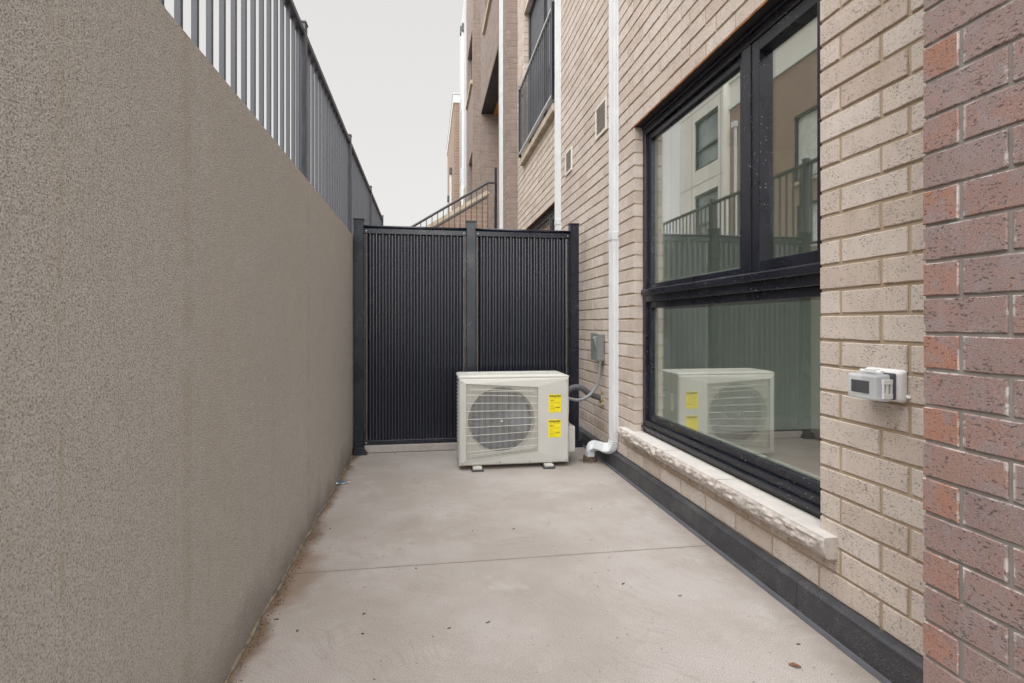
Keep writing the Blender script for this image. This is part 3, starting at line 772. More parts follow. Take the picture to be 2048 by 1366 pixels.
mb.tube([(1.386, 4.16, .53), (1.378, 4.16, .52)], .024, 7)
mb.build('foam_patch', 'foam', label='tan expanding foam smeared round the pipe hole in the brick', category='foam')

# ------------------------------------------------------------------ outdoor air conditioner
ac = thing('air_conditioner', 'beige outdoor air conditioner with two yellow labels before the black fence', 'air conditioner', (.64, 4.12, 0))
X0, X1, Y0, Y1, Z0, Z1 = .233, 1.054, 3.962, 4.295, .032, .690
# front panel: a frame of four slanting facets round the trapezoid grille opening
O = [(X0, Y0, Z0), (X1, Y0, Z0), (X1, Y0, Z1 - .022), (X0, Y0, Z1 - .022)]
yo = Y0 - .012; O1 = [(X0 + .010, yo, Z0 + .010), (X1 - .008, yo, Z0 + .010), (X1 - .008, yo, Z1 - .030), (X0 + .010, yo, Z1 - .030)]
HX0, HX1 = .283, .816; HB0, HT0, HB1, HT1 = .078, .632, .122, .600; yh = Y0 - .022
O2 = [(X0 + .04, yh + .002, .062), (X1 - .028, yo - .001, .05), (X1 - .028, yo - .001, Z1 - .048), (X0 + .04, yh + .002, .652)]
H = [(HX0, yh, HB0), (HX1, yh, HB1), (HX1, yh, HT1), (HX0, yh, HT0)]
Hi = [(x, yh + .016, z) for x, y, z in H]
mb = MB(); mb.add(O + O1 + H + Hi, [(i, (i + 1) % 4, 4 + (i + 1) % 4, 4 + i) for i in range(4)] + [(4 + i, 4 + (i + 1) % 4, 8 + (i + 1) % 4, 8 + i) for i in range(4)] +
                  [(8 + i, 8 + (i + 1) % 4, 12 + (i + 1) % 4, 12 + i) for i in range(4)])
mb.build('front_panel', 'ac', ac)
# casing: right, bottom; left side open to the coil with a guard
MB().box(X1 - .012, X1 - .001, Y0 + .001, Y1, Z0, Z1 - .02).build('side_panel', 'ac', ac, bevel=.002)
MB().box(X0 + .001, X1 - .013, Y0 + .001, Y1, Z0 + .001, Z0 + .02).build('base_pan', 'ac', ac)
MB().box(X0 + .02, X0 + .03, Y0 + .05, Y1 - .01, Z0 + .02, Z1 - .03).build('coil', 'coil', ac)
MB().box(X0 + .03, X1 - .013, Y1 - .02, Y1 - .008, Z0 + .02, Z1 - .03).build('coil', 'coil', ac)
mb = MB(); mb.box(X0 + .001, X0 + .012, Y0 + .001, Y0 + .045, Z0 + .02, Z1 - .023)
for i in range(22): z = Z0 + .04 + i * .0285; mb.box(X0 + .002, X0 + .010, Y0 + .046, Y1 - .01, z, z + .005)
mb.build('side_guard', 'ac', ac)
# lid
mb = MB(); L0, L1 = Z1 - .021, Z1
mb.add([(X0 - .003, Y0 - .004, L0), (X1 + .003, Y0 - .004, L0), (X1 + .003, Y1 + .003, L0), (X0 - .003, Y1 + .003, L0),
        (X0 - .003, Y0 - .004, L1 - .012), (X1 + .003, Y0 - .004, L1 - .012), (X1 + .003, Y1 + .003, L1 - .008), (X0 - .003, Y1 + .003, L1 - .008),
        (X0 + .012, Y0 + .03, L1), (X1 - .03, Y0 + .03, L1), (X1 - .03, Y1 - .02, L1), (X0 + .012, Y1 - .02, L1)],
       [(0, 3, 2, 1), (0, 1, 5, 4), (1, 2, 6, 5), (2, 3, 7, 6), (3, 0, 4, 7), (4, 5, 9, 8), (5, 6, 10, 9), (6, 7, 11, 10), (7, 4, 8, 11), (8, 9, 10, 11)])
lid = mb.build('lid', 'ac', ac)
for yy in (Y0 + .10, Y0 + .16, Y0 + .22): MB().box(X0 + .08, X1 - .12, yy, yy + .035, L1, L1 + .004).build('lid_rib', 'ac', lid, bevel=.0015)
# shroud with round opening, venturi, fan
FC = (.545, .356); FR = .247; ys = yh + .020
mb = MB(); seg = 48; trap = Hi
def ray_to_trap(a_):
    dx, dz = math.cos(a_), math.sin(a_); best = 9
    for i in range(4):
        (ax, _, az), (bx, _, bz) = trap[i], trap[(i + 1) % 4]; ex, ez = bx - ax, bz - az
        den = dx * ez - dz * ex
        if abs(den) < 1e-9: continue
        t_ = ((ax - FC[0]) * ez - (az - FC[1]) * ex) / den; u_ = ((ax - FC[0]) * dz - (az - FC[1]) * dx) / den
        if t_ > 0 and -1e-6 <= u_ <= 1 + 1e-6: best = min(best, t_)
    return best + .004
A_ = sorted([2 * math.pi * i / seg for i in range(seg)] + [math.atan2(p[2] - FC[1], p[0] - FC[0]) % (2 * math.pi) for p in trap])
vs_ = []
for a_ in A_:
    r1 = ray_to_trap(a_); r0 = min(FR, r1 - .003)
    vs_ += [(FC[0] + r1 * math.cos(a_), ys, FC[1] + r1 * math.sin(a_)), (FC[0] + r0 * math.cos(a_), ys, FC[1] + r0 * math.sin(a_)), (FC[0] + r0 * .96 * math.cos(a_), ys + .05, FC[1] + r0 * .96 * math.sin(a_))]
n = len(A_); fs = []
for i in range(n): j = (i + 1) % n; fs += [(3 * i, 3 * j, 3 * j + 1, 3 * i + 1), (3 * i + 1, 3 * j + 1, 3 * j + 2, 3 * i + 2)]
mb.add(vs_, fs).build('shroud', 'ac_shroud', ac)
fan = node('fan', ac, (FC[0], ys + .09, FC[1]))
mb = MB(); mb.tube([(FC[0], ys + .05, FC[1]), (FC[0], ys + .11, FC[1])], .06, 24, [.85, 1]); mb.build('hub', 'ac_fan', fan, smooth=False)
for b_ in range(3):
    vs_ = []; fs = []; nr, na = 6, 10
    for i in range(nr + 1):
        r_ = .05 + (.22 - .05) * i / nr; span = 1.25 + .35 * i / nr
        for j in range(na + 1):
            a_ = b_ * 2 * math.pi / 3 + .3 * i / nr + span * (j / na - .5); y_ = ys + .055 + .07 * (j / na)
            vs_.append((FC[0] + r_ * math.cos(a_), y_, FC[1] + r_ * math.sin(a_)))
    for i in range(nr):
        for j in range(na): q_ = i * (na + 1) + j; fs.append((q_, q_ + 1, q_ + na + 2, q_ + na + 1))
    MB().add(vs_, fs).build('blade', 'ac_fan', fan, smooth=True)
MB().box(HX0, HX1 + .02, ys + .20, ys + .21, Z0 + .03, Z1 - .04).build('coil', 'ac_dark', ac)
mb = MB()
for i in range(34): x = HX0 + .01 + i * .0162; mb.box(x, x + .006, ys + .185, ys + .199, Z0 + .04, Z1 - .05)
mb.build('coil_fins', 'coil', ac, kind='stuff')
# grille
mb = MB(); nb = 60
def zb_(x): f_ = (x - HX0) / (HX1 - HX0); return HB0 + (HB1 - HB0) * f_, HT0 + (HT1 - HT0) * f_
for i in range(nb):
    x = HX0 + .006 + (HX1 - HX0 - .012) * i / (nb - 1); zl, zh = zb_(x)
    mb.box(x - .0009, x + .0009, yh + .001, yh + .0045, zl - .001, zh + .001)
mb.build('grille_wires', 'ac_grille', ac, kind='stuff')
for i in range(9):
    f_ = (i + 1) / 9.2 * .98; pts = []
    for s_ in range(13):
        x = HX0 + (HX1 - HX0) * s_ / 12; zl, zh = zb_(x); bow = .008 * math.sin(math.pi * s_ / 12) * (f_ - .5)
        pts.append((x, yh + .001, zl + (zh - zl) * f_ + bow))
    if i in (8,): continue
    MB().tube([(a, b - .002, c) for a, b, c in pts], .0019, 6).build('grille_bar', 'ac_grille', ac)
for (xa_, za_, xb_, zb2) in ((.325, .592, .775, .570), (.325, .114, .775, .158)):
    mb = MB(); mb.tube([(xa_, yh - .0005, za_), (xb_, yh - .0005, zb2)], .0028, 6); mb.tube([(xa_, yh - .0005, za_ - .012), (xb_, yh - .0005, zb2 - .008)], .0024, 6)
    mb.tube([(xa_ - .006, yh - .003, za_ - .005), (xa_ - .006, yh + .004, za_ - .005)], .007, 8); mb.tube([(xb_ + .006, yh - .003, zb2 - .004), (xb_ + .006, yh + .004, zb2 - .004)], .007, 8)
    mb.build('grille_brace', 'ac', ac)
MB().tube([(FC[0], yh - .0015, FC[1] - .0), (FC[0], yh + .004, FC[1])], .008, 14).build('grille_boss', 'ac', ac)
for sx_, sz_ in ((X0 + .022, .052), (X1 - .022, .052), (X0 + .30, .052), (X1 - .30, .052), (X0 + .02, .640), (X1 - .02, .640)):
    MB().tube([(sx_, yo - .0035, sz_), (sx_, yo + .004, sz_)], .0042, 8).build('screw', 'toe', ac)
MB().box(X1 - .0125, X1 - .0108, yo - .0006, yo + .004, Z0 + .012, Z1 - .034).build('panel_seam', 'ac_shroud', ac)
# feet
for fx in (.365, .895):
    ft = MB().box(fx - .034, fx + .034, Y0 - .052, Y1 + .03, .012, .030).build('foot', 'ac', ac, bevel=.005, seg=2)
    MB().box(fx - .043, fx + .043, Y0 - .062, Y0 + .03, 0, .0115).build('rubber_pad', 'dark_box', ft)
    MB().tube([(fx, Y0 - .034, .028), (fx, Y0 - .034, .036)], .008, 8).build('bolt', 'pipe', ft)
MB().box(X1, X1 + .072, 4.03, 4.22, .085, .285).build('valve_cover', 'ac', ac, bevel=.012, seg=3)
MB().box(X1, X1 + .02, 4.02, 4.24, .38, .52).build('cable_cover', 'ac', ac, bevel=.006, seg=2)
# yellow labels with print
def text_mesh(txt, size, parent, m, origin, bold=0.0):
    cu = bpy.data.curves.new('lettering', 'FONT'); cu.body = txt; cu.size = size; cu.align_x = 'CENTER'; cu.offset = bold; cu.extrude = .0002
    tmp = bpy.data.objects.new('tmp', cu); col.objects.link(tmp); bpy.context.view_layer.update()
    me = bpy.data.meshes.new_from_object(tmp.evaluated_get(bpy.context.evaluated_depsgraph_get())); bpy.data.objects.remove(tmp)
    me.transform(Matrix.Rotation(math.pi / 2, 4, 'X')); me.materials.clear(); me.materials.append(mat[m])
    o = bpy.data.objects.new('lettering', me); col.objects.link(o); o.parent = parent; o.location = Vector(origin) - root_loc(parent); return o
def facet_y(x, z):                                      # front surface to the right of the grille
    f_ = (x - HX1) / ((X1 - .008) - HX1); return yh + (yo - yh) * f_
for (lx0, lx1, lz0, lz1, q) in ((.896, .993, .408, .543, 0), (.893, .990, .222, .355, 1)):
    yl = facet_y(lx0, .3) - .0016; lb = MB(); yr = facet_y(lx1, .3) - .0016
    lb.add([(lx0, yl, lz0), (lx1, yr, lz0), (lx1, yr, lz1), (lx0, yl, lz1), (lx0, yl + .001, lz0), (lx1, yr + .001, lz0), (lx1, yr + .001, lz1), (lx0, yl + .001, lz1)],
           [(0, 1, 2, 3), (4, 7, 6, 5), (0, 4, 5, 1), (1, 5, 6, 2), (2, 6, 7, 3), (3, 7, 4, 0)])
    lab = lb.build('energy_label', 'yellow', ac)
    yf = yl - .0006; cx_ = (lx0 + lx1) / 2
    text_mesh('ENERGUIDE', .0165, lab, 'ink', (cx_, yf, lz1 - .018), .0005)
    pr_ = MB()
    pr_.add([(cx_ - .005, yf, lz1 - .022), (cx_ + .005, yf, lz1 - .022), (cx_, yf, lz1 - .030)], [(0, 1, 2)])
    for (fa, fb, dz, th) in ((.08, .30, .032, .0012), (.62, .90, .030, .001), (.12, .55, .042, .001), (.12, .40, .049, .0032), (.1, .9, .060, .0008), (.55, .92, .066, .001), (.1, .5, .071, .0008),
                             (.08, .35, .084, .0012), (.08, .92, .090, .0007), (.1, .5, .100, .001), (.55, .90, .101, .0042), (.1, .48, .106, .001), (.1, .5, .112, .001), (.1, .8, .124, .0008)):
        xa_, xb_ = lx0 + (lx1 - lx0) * fa, lx0 + (lx1 - lx0) * fb; z = lz1 - dz; y_ = yf
        pr_.add([(xa_, y_, z), (xb_, y_, z), (xb_, y_, z + th), (xa_, y_, z + th)], [(0, 1, 2, 3)])
    pr_.build('print_lines', 'ink', lab)

# ------------------------------------------------------------------ black corrugated privacy fence
FY = 4.64
pf = thing('privacy_fence', 'black corrugated metal privacy fence of two panels across the passage', 'fence', (.36, FY, 0))
posts = ((-.590, -.511), (.335, .413), (1.241, 1.318))
for (a_, b_), zt in zip(posts, (1.925, 1.93, 1.935)):
    p_ = MB().box(a_, b_, FY - .039, FY + .039, .0, zt).build('post', 'black_metal', pf, bevel=.003)
    MB().box(a_ - .005, b_ + .005, FY - .044, FY + .044, zt, zt + .012).build('post_cap', 'black_metal', p_, bevel=.004, seg=2)
    if a_ != .335:
        m_ = MB(); c_ = (a_ + b_) / 2
        for (r_, za_, zb2) in ((.073, 0, .014), (.064, .0142, .027), (.054, .0272, .040), (.046, .0402, .052)):
            m_.box(max(c_ - r_, WL + .001), min(c_ + r_, 1.336), FY - r_ - .028, FY + r_, za_ + .0004, zb2)
        m_.build('base_cover', 'black_metal', p_, bevel=.003)
for (a_, b_) in ((-.511, .335), (.413, 1.241)):
    MB().box(a_, b_, FY - .020, FY + .022, 1.815, 1.858).build('rail', 'black_metal', pf, bevel=.002)
    m_ = MB(); m_.sweep([(a_, FY, 1.872), (b_, FY, 1.872)], [(.026 * math.cos(t_), .014 * math.sin(t_)) for t_ in [i * math.pi / 6 for i in range(12)]]); m_.build('rail', 'black_metal', pf, smooth=True)
    MB().box(a_, b_, FY - .022, FY + .022, .068, .100).build('rail', 'black_metal', pf, bevel=.002)
    for q_ in (a_ + .02, b_ - .02):
        for zz in (1.836, .084):
            MB().tube([(q_, FY - .026, zz), (q_, FY - .018, zz)], .005, 8).build('screw', 'silver_sheen', pf)
    # channels at the sides
    for s_, q_ in ((a_, 1), (b_, -1)):
        x_ = s_ + q_ * .003; MB().box(min(x_, x_ + q_ * .016), max(x_, x_ + q_ * .016), FY - .012, FY + .012, .1005, 1.8145).build('side_channel', 'black_metal', pf)
    # corrugated sheet: trapezoid ribs
    xs0, xs1 = a_ + .0235, b_ - .0225
    pitch = .0515; ns = int((xs1 - xs0) / pitch * 12)
    prof = []
    for i in range(ns + 1):
        xx = xs0 + (xs1 - xs0) * i / ns; c_ = math.cos(2 * math.pi * (xx - xs0) / pitch)
        prof.append((xx, .0135 * math.copysign(abs(c_) ** .6, c_)))
    th = .0018; n = len(prof); vs_ = []
    for z in (.1, 1.815):
        for xx, dy in prof: vs_.append((xx, FY + dy, z))
        for xx, dy in prof: vs_.append((xx, FY + dy + th, z))
    fs = []
    for i in range(n - 1): fs += [(i, i + 1, 2 * n + i + 1, 2 * n + i), (n + i, 3 * n + i, 3 * n + i + 1, n + i + 1)]
    fs += [(0, 2 * n, 3 * n, n), (n - 1, 2 * n - 1, 4 * n - 1, 3 * n - 1)]
    MB().add(vs_, fs).build('corrugated_panel', 'panel_black', pf, smooth=True)

# ------------------------------------------------------------------ picket railing on the retaining wall
FX = -.655
pk = thing('picket_railing', 'grey black picket railing standing along the top of the stucco wall', 'railing', (FX, 3, WT))
py = [3.02 + 1.735 * i for i in range(-3, 4)]
for y in py:
    p_ = MB().box(FX - .025, FX + .025, y - .025, y + .025, WT, 2.655).build('post', 'picket', pk, bevel=.002)
    MB().box(FX - .029, FX + .029, y - .029, y + .029, 2.655, 2.667).build('post_cap', 'picket', p_, bevel=.003)
for i in range(len(py) - 1):
    ya, yb = py[i] + .025, py[i + 1] - .025
    MB().box(FX - .020, FX + .020, ya, yb, 2.595, 2.628).build('rail', 'picket', pk, bevel=.004, seg=2)
    MB().box(FX - .014, FX + .014, ya, yb, 1.822, 1.848).build('rail', 'picket', pk)
    npk = 16; st = (yb - ya) / npk
    me = None
    for k_ in range(npk):
        y = ya + st * (k_ + .5) - .0
        if me is None:
            o = MB().box(FX - .0078, FX + .0078, y - .008, y + .008, 1.8485, 2.5945).build('picket', 'picket', pk, base=(FX, y, 1.85)); me = o.data; me0 = o
        else:
            o = me0.copy(); col.objects.link(o); o.parent = pk; o.location = Vector((FX, y, 1.85)) - root_loc(pk)

# ------------------------------------------------------------------ Juliet railing
jr = thing('balcony_railing', 'black Juliet balcony railing bolted over the upper door on the beige wall', 'railing', (1.345, 6.7, 3.43))
jy0, jy1 = 5.66, 7.74; jx = 1.335
MB().box(jx - .019, jx + .019, jy0, jy1, 4.435, 4.462).build('rail', 'silver_sheen', jr, bevel=.003)
MB().box(jx - .016, jx + .016, jy0, jy1, 3.505, 3.53).build('rail', 'silver_sheen', jr, bevel=.003)
mb = None
for i in range(20):
    y = jy0 + .02 + (jy1 - jy0 - .04) * i / 19
    if mb is None: o = MB().box(jx - .0065, jx + .0065, y - .0065, y + .0065, 3.5305, 4.4345).build('baluster', 'baluster', jr, base=(jx, y, 3.53)); mb = o
    else: o = mb.copy(); col.objects.link(o); o.parent = jr; o.location = Vector((jx, y, 3.53)) - root_loc(jr)
for y in (jy0, jy1):
    MB().box(jx - .02, jx + .02, y - .02, y + .02, 3.47, 4.50).build('end_post', 'black_metal', jr)
    for z in (3.6, 4.35): MB().box(jx + .02, WX, y - .012, y + .012, z, z + .03).build('bracket', 'black_metal', jr)

# ------------------------------------------------------------------ weatherproof outlet cover near the pier
t = thing('outlet_cover', 'clear plastic weatherproof outlet cover on a white mount beside the pier', 'outlet cover', (1.36, 1.45, .84))
def lump(y0, y1, z0, z1, x0, x1, nm, m, bev, seg=3, tp=0.):
    mb = MB(); mb.add([(x1, y0, z0), (x1, y1, z0), (x1, y1, z1), (x1, y0, z1), (x0, y0 + tp, z0 + tp), (x0, y1 - tp, z0 + tp), (x0, y1 - tp, z1 - tp), (x0, y0 + tp, z1 - tp)],
                      [(0, 1, 2, 3), (4, 7, 6, 5), (0, 4, 5, 1), (1, 5, 6, 2), (2, 6, 7, 3), (3, 7, 4, 0)]); return mb.build(nm, m, t, bevel=bev, seg=seg, smooth=False)
lump(1.378, 1.525, .836, .936, 1.357, 1.3845, 'mount', 'white_plastic', .011, 4, .006)
lump(1.392, 1.512, .846, .924, 1.345, 1.3565, 'box_body', 'dark_box', .004)
cv = lump(1.398, 1.516, .838, .921, 1.296, 1.3445, 'clear_cover', 'clear', .007, 3, .005)
lump(1.425, 1.492, .862, .899, 1.2935, 1.2965, 'window_inset', 'dark_box', .0012, 2)
mb = MB()
for z in (.850, .892): mb.box(1.313, 1.343, 1.3905, 1.3985, z, z + .014)
mb.box(1.313, 1.316, 1.392, 1.397, .864, .892); mb.box(1.326, 1.329, 1.392, 1.397, .864, .892); mb.box(1.340, 1.343, 1.392, 1.397, .864, .892)
mb.build('latch', 'white_plastic', t)
mb = MB(); mb.tube([(1.335, 1.42, .924), (1.335, 1.50, .924)], .006, 8); mb.box(1.325, 1.345, 1.44, 1.475, .922, .932); mb.build('hinge', 'white_plastic', t)
mb = MB(); mb.tube([(1.380, 1.378, .855), (1.378, 1.374, .858)], .006, 7); mb.build('sealant_blob', 'white_plastic', t)

# ================================================================== neighbouring brown brick house and beyond
nh = thing('brick_house', 'brown brick townhouse beyond the fence with the raised entrance porch', 'house', (1.5, 10.4, 0))
NX = 1.2135
PO = (9.20, 12.25, 2.55, 5.83)                       # porch opening
UW = (9.9, 11.4, 7.25, 8.8)
wall_body('R', NX + .004, 8.266, 12.40, 0, 9.8, .2, [PO, UW]).build('wall', 'brown_mortar', nh)
r1 = brick_layout(8.262, 12.40, .03, 9.78, 8.4, 8.533, [PO, UW]); lay_bricks(nh, 'R', NX, r1, 'brown_brick', limit=40, xr=(960, 1040))
r2 = brick_layout(NX + .066, WX + .01, .03, 9.78, 1.29, 1.45); lay_bricks(nh, 'F', 8.262, r2, 'brown_brick', limit=150)
MB().box(NX + .07, WX, 8.268, 8.35, 0, 9.79).build('return_wall', 'brown_mortar', nh)
# far reveal of the porch, back wall, soffit
r3 = brick_layout(NX + .066, 2.8, .0 + 2.52, 5.82, 1.5, 1.633); lay_bricks(nh, 'F', 12.25, r3, 'brown_brick', limit=110, xr=(955, 1010))
MB().box(NX + .07, 2.8, 12.256, 12.38, 2.5, 5.83).build('porch_wall', 'brown_mortar', nh)
MB().box(2.8, 2.9, 9.1, 12.4, 2.5, 5.9).build('porch_wall', 'brown_mortar', nh)
MB().box(NX + .012, 2.8, 9.215, 12.235, 5.812, 5.828).build('soffit', 'soffit', nh)
MB().box(1.50, 1.95, 9.225, 12.225, 5.797, 5.8115).build('soffit_board', 'wood', nh)
MB().box(NX + .02, 2.8, 9.1, 12.25, 2.3, 2.56).build('landing', 'coping', nh)
MB().box(NX + .1, NX + .12, UW[0], UW[1], UW[2], UW[3]).build('window', 'dark_glass', nh)
MB().box(NX - .05, NX + .06, UW[0] - .05, UW[1] + .05, UW[2] - .08, UW[2] - .001).build('window_sill', 'coping', nh)
MB().box(NX - .02, 6, 8.258, 12.42, 9.8, 9.95).build('roof', 'dark_box', nh)

n2 = thing('brick_house', 'second brown brick townhouse set further back past the porch', 'house', (1.3, 13.4, 0))
QX = 1.052; QW = ((12.62, 14.1, 6.72, 7.95), (12.62, 13.85, 3.1, 5.12))
wall_body('R', QX + .004, 12.406, 14.5, 0, 9.8, .2, QW).build('wall', 'brown_mortar', n2)
lay_bricks(n2, 'R', QX, brick_layout(12.402, 14.5, .03, 9.78, 12.5, 12.633, QW), 'brown_brick', limit=0)
lay_bricks(n2, 'F', 12.402, brick_layout(QX + .066, NX + .01, .03, 9.78, 1.12, 1.26), 'brown_brick', limit=80)
MB().box(QX + .07, NX, 12.408, 12.5, 0, 9.79).build('return_wall', 'brown_mortar', n2)
for q in QW:
    wn_ = MB().box(QX + .08, QX + .09, *q).build('window', 'dark_glass', n2)
    MB().box(QX - .05, QX + .07, q[0] - .05, q[1] + .05, q[2] - .09, q[2] - .001).build('window_sill', 'coping', n2)
MB().box(.995, 1.2, 14.502, 16.5, 0, 9.8).build('cladding', 'light_panel', n2)
for z in (2.9, 5.2, 7.5): MB().box(.990, .996, 14.6, 16.4, z, z + .02).build('panel_joint', 'dark_box', n2)
MB().box(.985, .996, 15.2, 15.9, 5.6, 7.2).build('window', 'dark_glass', n2); MB().box(.985, .996, 15.2, 15.9, 2.9, 4.6).build('window', 'dark_glass', n2)
MB().box(QX - .02, 6, 12.43, 16.52, 9.8, 9.95).build('roof', 'dark_box', n2)
MB().box(.94, .994, 14.62, 14.80, 8.95, 9.15).build('scupper', 'dark_box', n2); MB().box(.95, .994, 15.5, 15.68, 9.35, 9.55).build('scupper', 'dark_box', n2)
mb = MB(); pipe_col(mb, .965, 14.72, .1, 8.95, .055, .08); mb.build('downpipe', 'pipe', n2)
# pale hoses/duct covers on the cladding
mb = MB(); mb.tube(smooth_path([(.955, 14.55, 2.4), (.93, 14.5, 3.4), (.955, 14.48, 4.4), (.975, 14.5, 4.7), (1.0, 14.52, 4.5)], 6), .035, 8); mb.tube(smooth_path([(.90, 14.6, 2.8), (.87, 14.58, 3.5), (.89, 14.55, 4.1), (.93, 14.55, 4.2)], 6), .03, 8); mb.build('line_cover', 'vent', n2)

n3 = thing('brick_house', 'farthest brown brick house with white parapet, lowest roof of the row', 'house', (1.0, 19.5, 0))
MB().box(.85, 3, 17.0, 22.4, 0, 7.95).build('wall', 'far_brown', n3)
MB().box(.82, 3, 16.97, 22.43, 7.95, 8.20).build('parapet', 'white_panel', n3)
MB().box(.80, 3, 16.95, 22.45, 8.2, 8.26).build('roof_edge', 'light_panel', n3)
for (y, z) in ((18.3, 6.1), (20.2, 5.6), (21.6, 4.6)): MB().box(.76, .848, y, y + .18, z, z + .2).build('scupper', 'dark_box', n3)
mb = MB(); pipe_col(mb, .80, 18.4, 0, 6.1, .06, .08); pipe_col(mb, .80, 21.7, 0, 4.6, .06, .08); mb.build('downpipe', 'pipe', n3)
MB().box(.82, .851, 18.8, 19.8, 3.2, 4.8).build('window', 'dark_glass', n3)

# ------------------------------------------------------------------ entrance stair with railing
st = thing('entrance_stair', 'brick entrance stair rising to the porch behind the fence, stone coping', 'stair', (.3, 10.0, 0))
SL = .62
def zst(x): return 2.52 + (x - NX) * SL                 # nosing line
mb = MB()
for i in range(12):
    x1_ = NX - i * .28; mb.box(x1_ - .28, x1_ - .002 * 0, 9.45, 10.6, 0 if i < 9 else 0, max(.1, 2.52 - i * .28 * SL))
mb.build('steps', 'coping', st)
sw = MB(); xa_, xb_ = NX - 3.2, NX - .01
sw.add([(xa_, 10.62, 0), (xb_, 10.62, 0), (xb_, 10.62, zst(xb_) + 1.10), (xa_, 10.62, zst(xa_) + 1.10), (xa_, 10.8, 0), (xb_, 10.8, 0), (xb_, 10.8, zst(xb_) + 1.10), (xa_, 10.8, zst(xa_) + 1.10)],
       [(0, 1, 2, 3), (4, 7, 6, 5), (0, 4, 5, 1), (1, 5, 6, 2), (2, 6, 7, 3), (3, 7, 4, 0)]); sw.build('side_wall', 'far_brown', st)
cp = MB(); cp.bar((xa_, 10.71, zst(xa_) + 1.14), (xb_ , 10.71, zst(xb_) + 1.14), .26, .075); cp.build('coping', 'coping', st)
sr = thing('stair_railing', 'dark steel stair railing with thin balusters climbing to the porch', 'railing', (.3, 9.4, 0))
x_a, x_b = NX - 2.6, NX - .16
top = lambda x: 3.52 + (x - x_b) * SL
MB().tube([(x_a, 9.4, top(x_a)), (x_b, 9.4, top(x_b)), (NX - .0, 9.4, top(x_b) + .005)], .022, 8).build('handrail', 'stair_steel', sr)
MB().tube([(x_a, 9.4, top(x_a) - .24), (x_b - .02, 9.4, top(x_b - .02) - .24)], .016, 8).build('lower_rail', 'stair_steel', sr)
i = 0; x = x_b
while x > x_a:
    MB().box(x - .007, x + .007, 9.393, 9.407, max(.05, top(x) - .98), top(x) - .018).build('baluster', 'stair_steel', sr); x -= .096; i += 1
MB().box(NX - .045, NX - .004, 9.36, 9.44, 2.5, 3.78).build('end_post', 'black_metal', sr)

# ------------------------------------------------------------------ houses across the raised street, mirrored in the window
oh = thing('brick_house', 'brown brick house with pale upper storey across the raised street', 'house', (-9, 6, 1.7))
OX = -8.0
OWs = [(12.4, 14.9, 5.3, 7.3), (8.0, 10.2, 5.3, 7.3), (3.4, 5.6, 5.3, 7.3), (12.6, 14.8, 2.4, 4.6), (8.0, 10.2, 2.4, 4.6), (3.4, 5.6, 2.4, 4.6), (-2, .4, 5.3, 7.3)]
wall_body('L', OX, -14, 18.4, 1.7, 8.88, .3, OWs).build('wall', 'far_brown', oh)
MB().box(OX - .5, OX + .06, -14, 18.4, 8.885, 9.05).build('band', 'trim', oh)
MB().box(OX - .5, OX - .02, -14, 18.4, 9.055, 9.85).build('parapet', 'white_panel', oh)
MB().box(OX - .5, OX + .05, -14, 18.4, 9.855, 9.95).build('band', 'trim', oh)
mb = MB()
for i in range(24): mb.box(OX - .06, OX - .03, -13.5 + i * 1.36, -13.46 + i * 1.36, 9.95, 10.9)
mb.build('balustrade_posts', 'dark_box', oh)
MB().box(OX - .06, OX - .045, -14, 18.4, 10.88, 10.93).build('balustrade_rail', 'dark_box', oh)
for q in OWs:
    wn_ = MB().box(OX - .13, OX - .11, *q).build('window', 'blind', oh)
    f = MB(); y0, y1, z0, z1 = q
    for p in ((y0, y0 + .07, z0, z1), (y1 - .07, y1, z0, z1), (y0, y1, z1 - .07, z1), (y0, y1, z0, z0 + .07), ((y0 + y1) / 2 - .03, (y0 + y1) / 2 + .03, z0, z1)): f.box(OX - .10, OX - .03, *p)
    f.build('frame', 'frame_black', wn_)
    MB().box(OX - .05, OX + .06, y0 - .06, y1 + .06, z0 - .1, z0 - .002).build('sill', 'coping', wn_)
for y in (8.45, 17.9): mb = MB(); mb.box(OX + .02, OX + .09, y, y + .1, 1.8, 8.1); mb.box(OX + .01, OX + .16, y - .04, y + .16, 8.1, 8.3); mb.build('downpipe', 'pipe', oh)
MB().box(OX - 6, OX - .31, -14, 18.4, 1.7, 9.8).build('building_core', 'white_panel', oh)
ph = thing('clad_house', 'pale panel clad house with black windows across the raised street', 'house', (-9, 20, 1.7))
PW = [(18.8, 20.6, 7.2, 9.2), (18.8, 20.6, 4.2, 6.2)]
wall_body('L', OX + .25, 18.41, 21.9, 1.7, 10.5, .3, PW).build('wall', 'white_panel', ph)
MB().box(OX - 6, OX - .06, 18.41, 21.9, 1.7, 10.5).build('building_core', 'white_panel', ph)
for q in PW:
    wn_ = MB().box(OX + .08, OX + .10, *q).build('window', 'sky_tint_pane', ph)
    f = MB(); y0, y1, z0, z1 = q
    for p in ((y0, y0 + .08, z0, z1), (y1 - .08, y1, z0, z1), (y0, y1, z1 - .08, z1), (y0, y1, z0, z0 + .08), (y0, y1, z0 + .75, z0 + .82)): f.box(OX + .101, OX + .2, *p)
    f.build('frame', 'frame_black', wn_)
mb = MB()
for z in (3.2, 6.6, 9.6): mb.box(OX + .245, OX + .252, 18.41, 21.9, z, z + .02)
for y in (18.6, 20.8): mb.box(OX + .245, OX + .2525, y, y + .02, 1.7, 10.5)
mb.build('panel_joints', 'dark_box', ph)

# ================================================================== small things on the slab
def px_floor(x, y, h=0.):
    d = (CZ - h) * FPX / (y - 647); u = (x - 1024) / FPX
    return d * (SY + CY * u), d * (CY - SY * u)
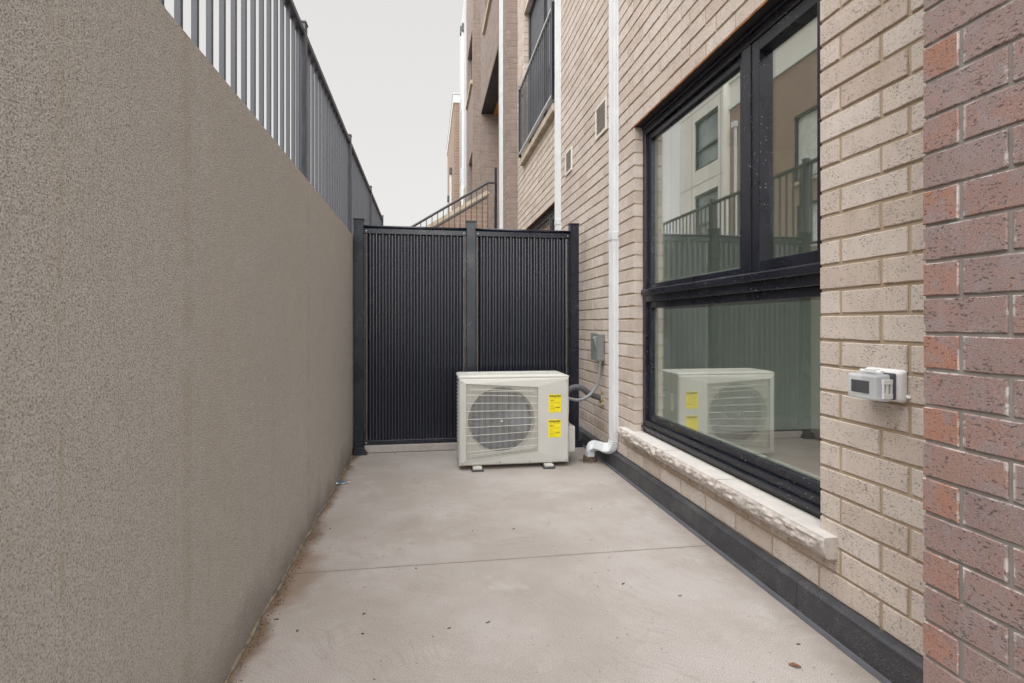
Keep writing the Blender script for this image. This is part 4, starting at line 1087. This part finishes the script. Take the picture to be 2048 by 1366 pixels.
# dead leaf
lx, ly = px_floor(1590, 1334)
vs_ = []; fs = []; n = 10
for i in range(n + 1):
    t_ = i / n; wd = .0085 * math.sin(math.pi * min(1, t_ * .93 + .05)) + .001 * math.sin(t_ * 17)
    for s_ in (-1, 0, 1): vs_.append((lx + (t_ - .5) * .030 + s_ * wd * .3, ly - (t_ - .5) * .018 + s_ * wd, .0012 + (.004 if s_ else 0) + .003 * math.sin(3 * t_)))
for i in range(n):
    for s_ in (0, 1): a_ = i * 3 + s_; fs.append((a_, a_ + 1, a_ + 4, a_ + 3))
MB().add(vs_, fs).build('dead_leaf', 'leaf', base=(lx, ly, 0), label='curled red brown dead leaf on the concrete near the camera', category='leaf')
# crumpled wrapper
sx_, sy_ = px_floor(686, 968)
T = Matrix.Translation((sx_, sy_, .003)) @ Matrix.Rotation(R(12), 4, 'Z')
pb = thing('paper_scrap', 'small torn white and blue wrapper lying against the stucco wall foot', 'litter', (sx_, sy_, 0))
mb = MB(); vs_ = []; fs = []
for i in range(7):
    for j in range(4): vs_.append(T @ Vector(((i / 6 - .5) * .085, (j / 3 - .5) * .045 * (1 if i < 5 else .5), .004 * math.sin(i * 1.7 + j) + .006)))
for i in range(6):
    for j in range(3): a_ = i * 4 + j; fs.append((a_, a_ + 4, a_ + 5, a_ + 1))
mb.add(vs_, fs).build('wrapper', 'paper', pb)
mb = MB(); vs_ = [T @ Vector((x, y, z)) for x, y, z in ((-.030, -.012, .0125), (.018, -.012, .0125), (.018, .012, .0125), (-.030, .012, .0125), (-.030, -.012, .0115), (.018, -.012, .0115), (.018, .012, .0115), (-.030, .012, .0115))]
mb.add(vs_, [(0, 1, 2, 3), (4, 7, 6, 5), (0, 4, 5, 1), (1, 5, 6, 2), (2, 6, 7, 3), (3, 7, 4, 0)]).build('print', 'blue_ink', pb)
# twigs, grit, seeds
mb = MB(); rr = random.Random(5)
def bit(x, y, l, w_):
    T = Matrix.Translation((x, y, w_ * .5)) @ Matrix.Rotation(rr.uniform(0, 3.14), 4, 'Z') @ Matrix.Rotation(rr.uniform(-.15, .15), 4, 'Y')
    mb.box(-l, l, -w_, w_, -w_ * .5, w_ * .5, T)
for i in range(1500):
    x, y = rr.uniform(-.55, 1.33), rr.uniform(.8, 4.55)
    if mnoise.noise(Vector((x * 2.2, y * 2.2, 1))) < rr.uniform(-.35, .45): continue
    bit(x, y, rr.choice([rr.uniform(.0006, .0015)] * 9 + [rr.uniform(.003, .006)]), rr.uniform(.0005, .0011))
for (x_, y_, l_) in ((1245, 1168, .009), (832, 1137, .004), (1027, 1058, .007), (1360, 1192, .006), (727, 1228, .008), (594, 1262, .006), (553, 1239, .008), (976, 1245, .009), (898, 1257, .006), (725, 1268, .005), (660, 1058, .005), (945, 1062, .003), (1183, 1018, .005), (790, 908, .010), (1597, 1289, .006), (1330, 1000, .007)):
    x, y = px_floor(x_, y_); bit(x, y, l_, .0022); bit(x + l_ * .5, y + .002, l_ * .6, .0016)
mb.build('loose_grit', 'debris', kind='stuff', label='scattered seeds, twigs and grit on the concrete slab', category='grit')
print('objects', len(bpy.data.objects))
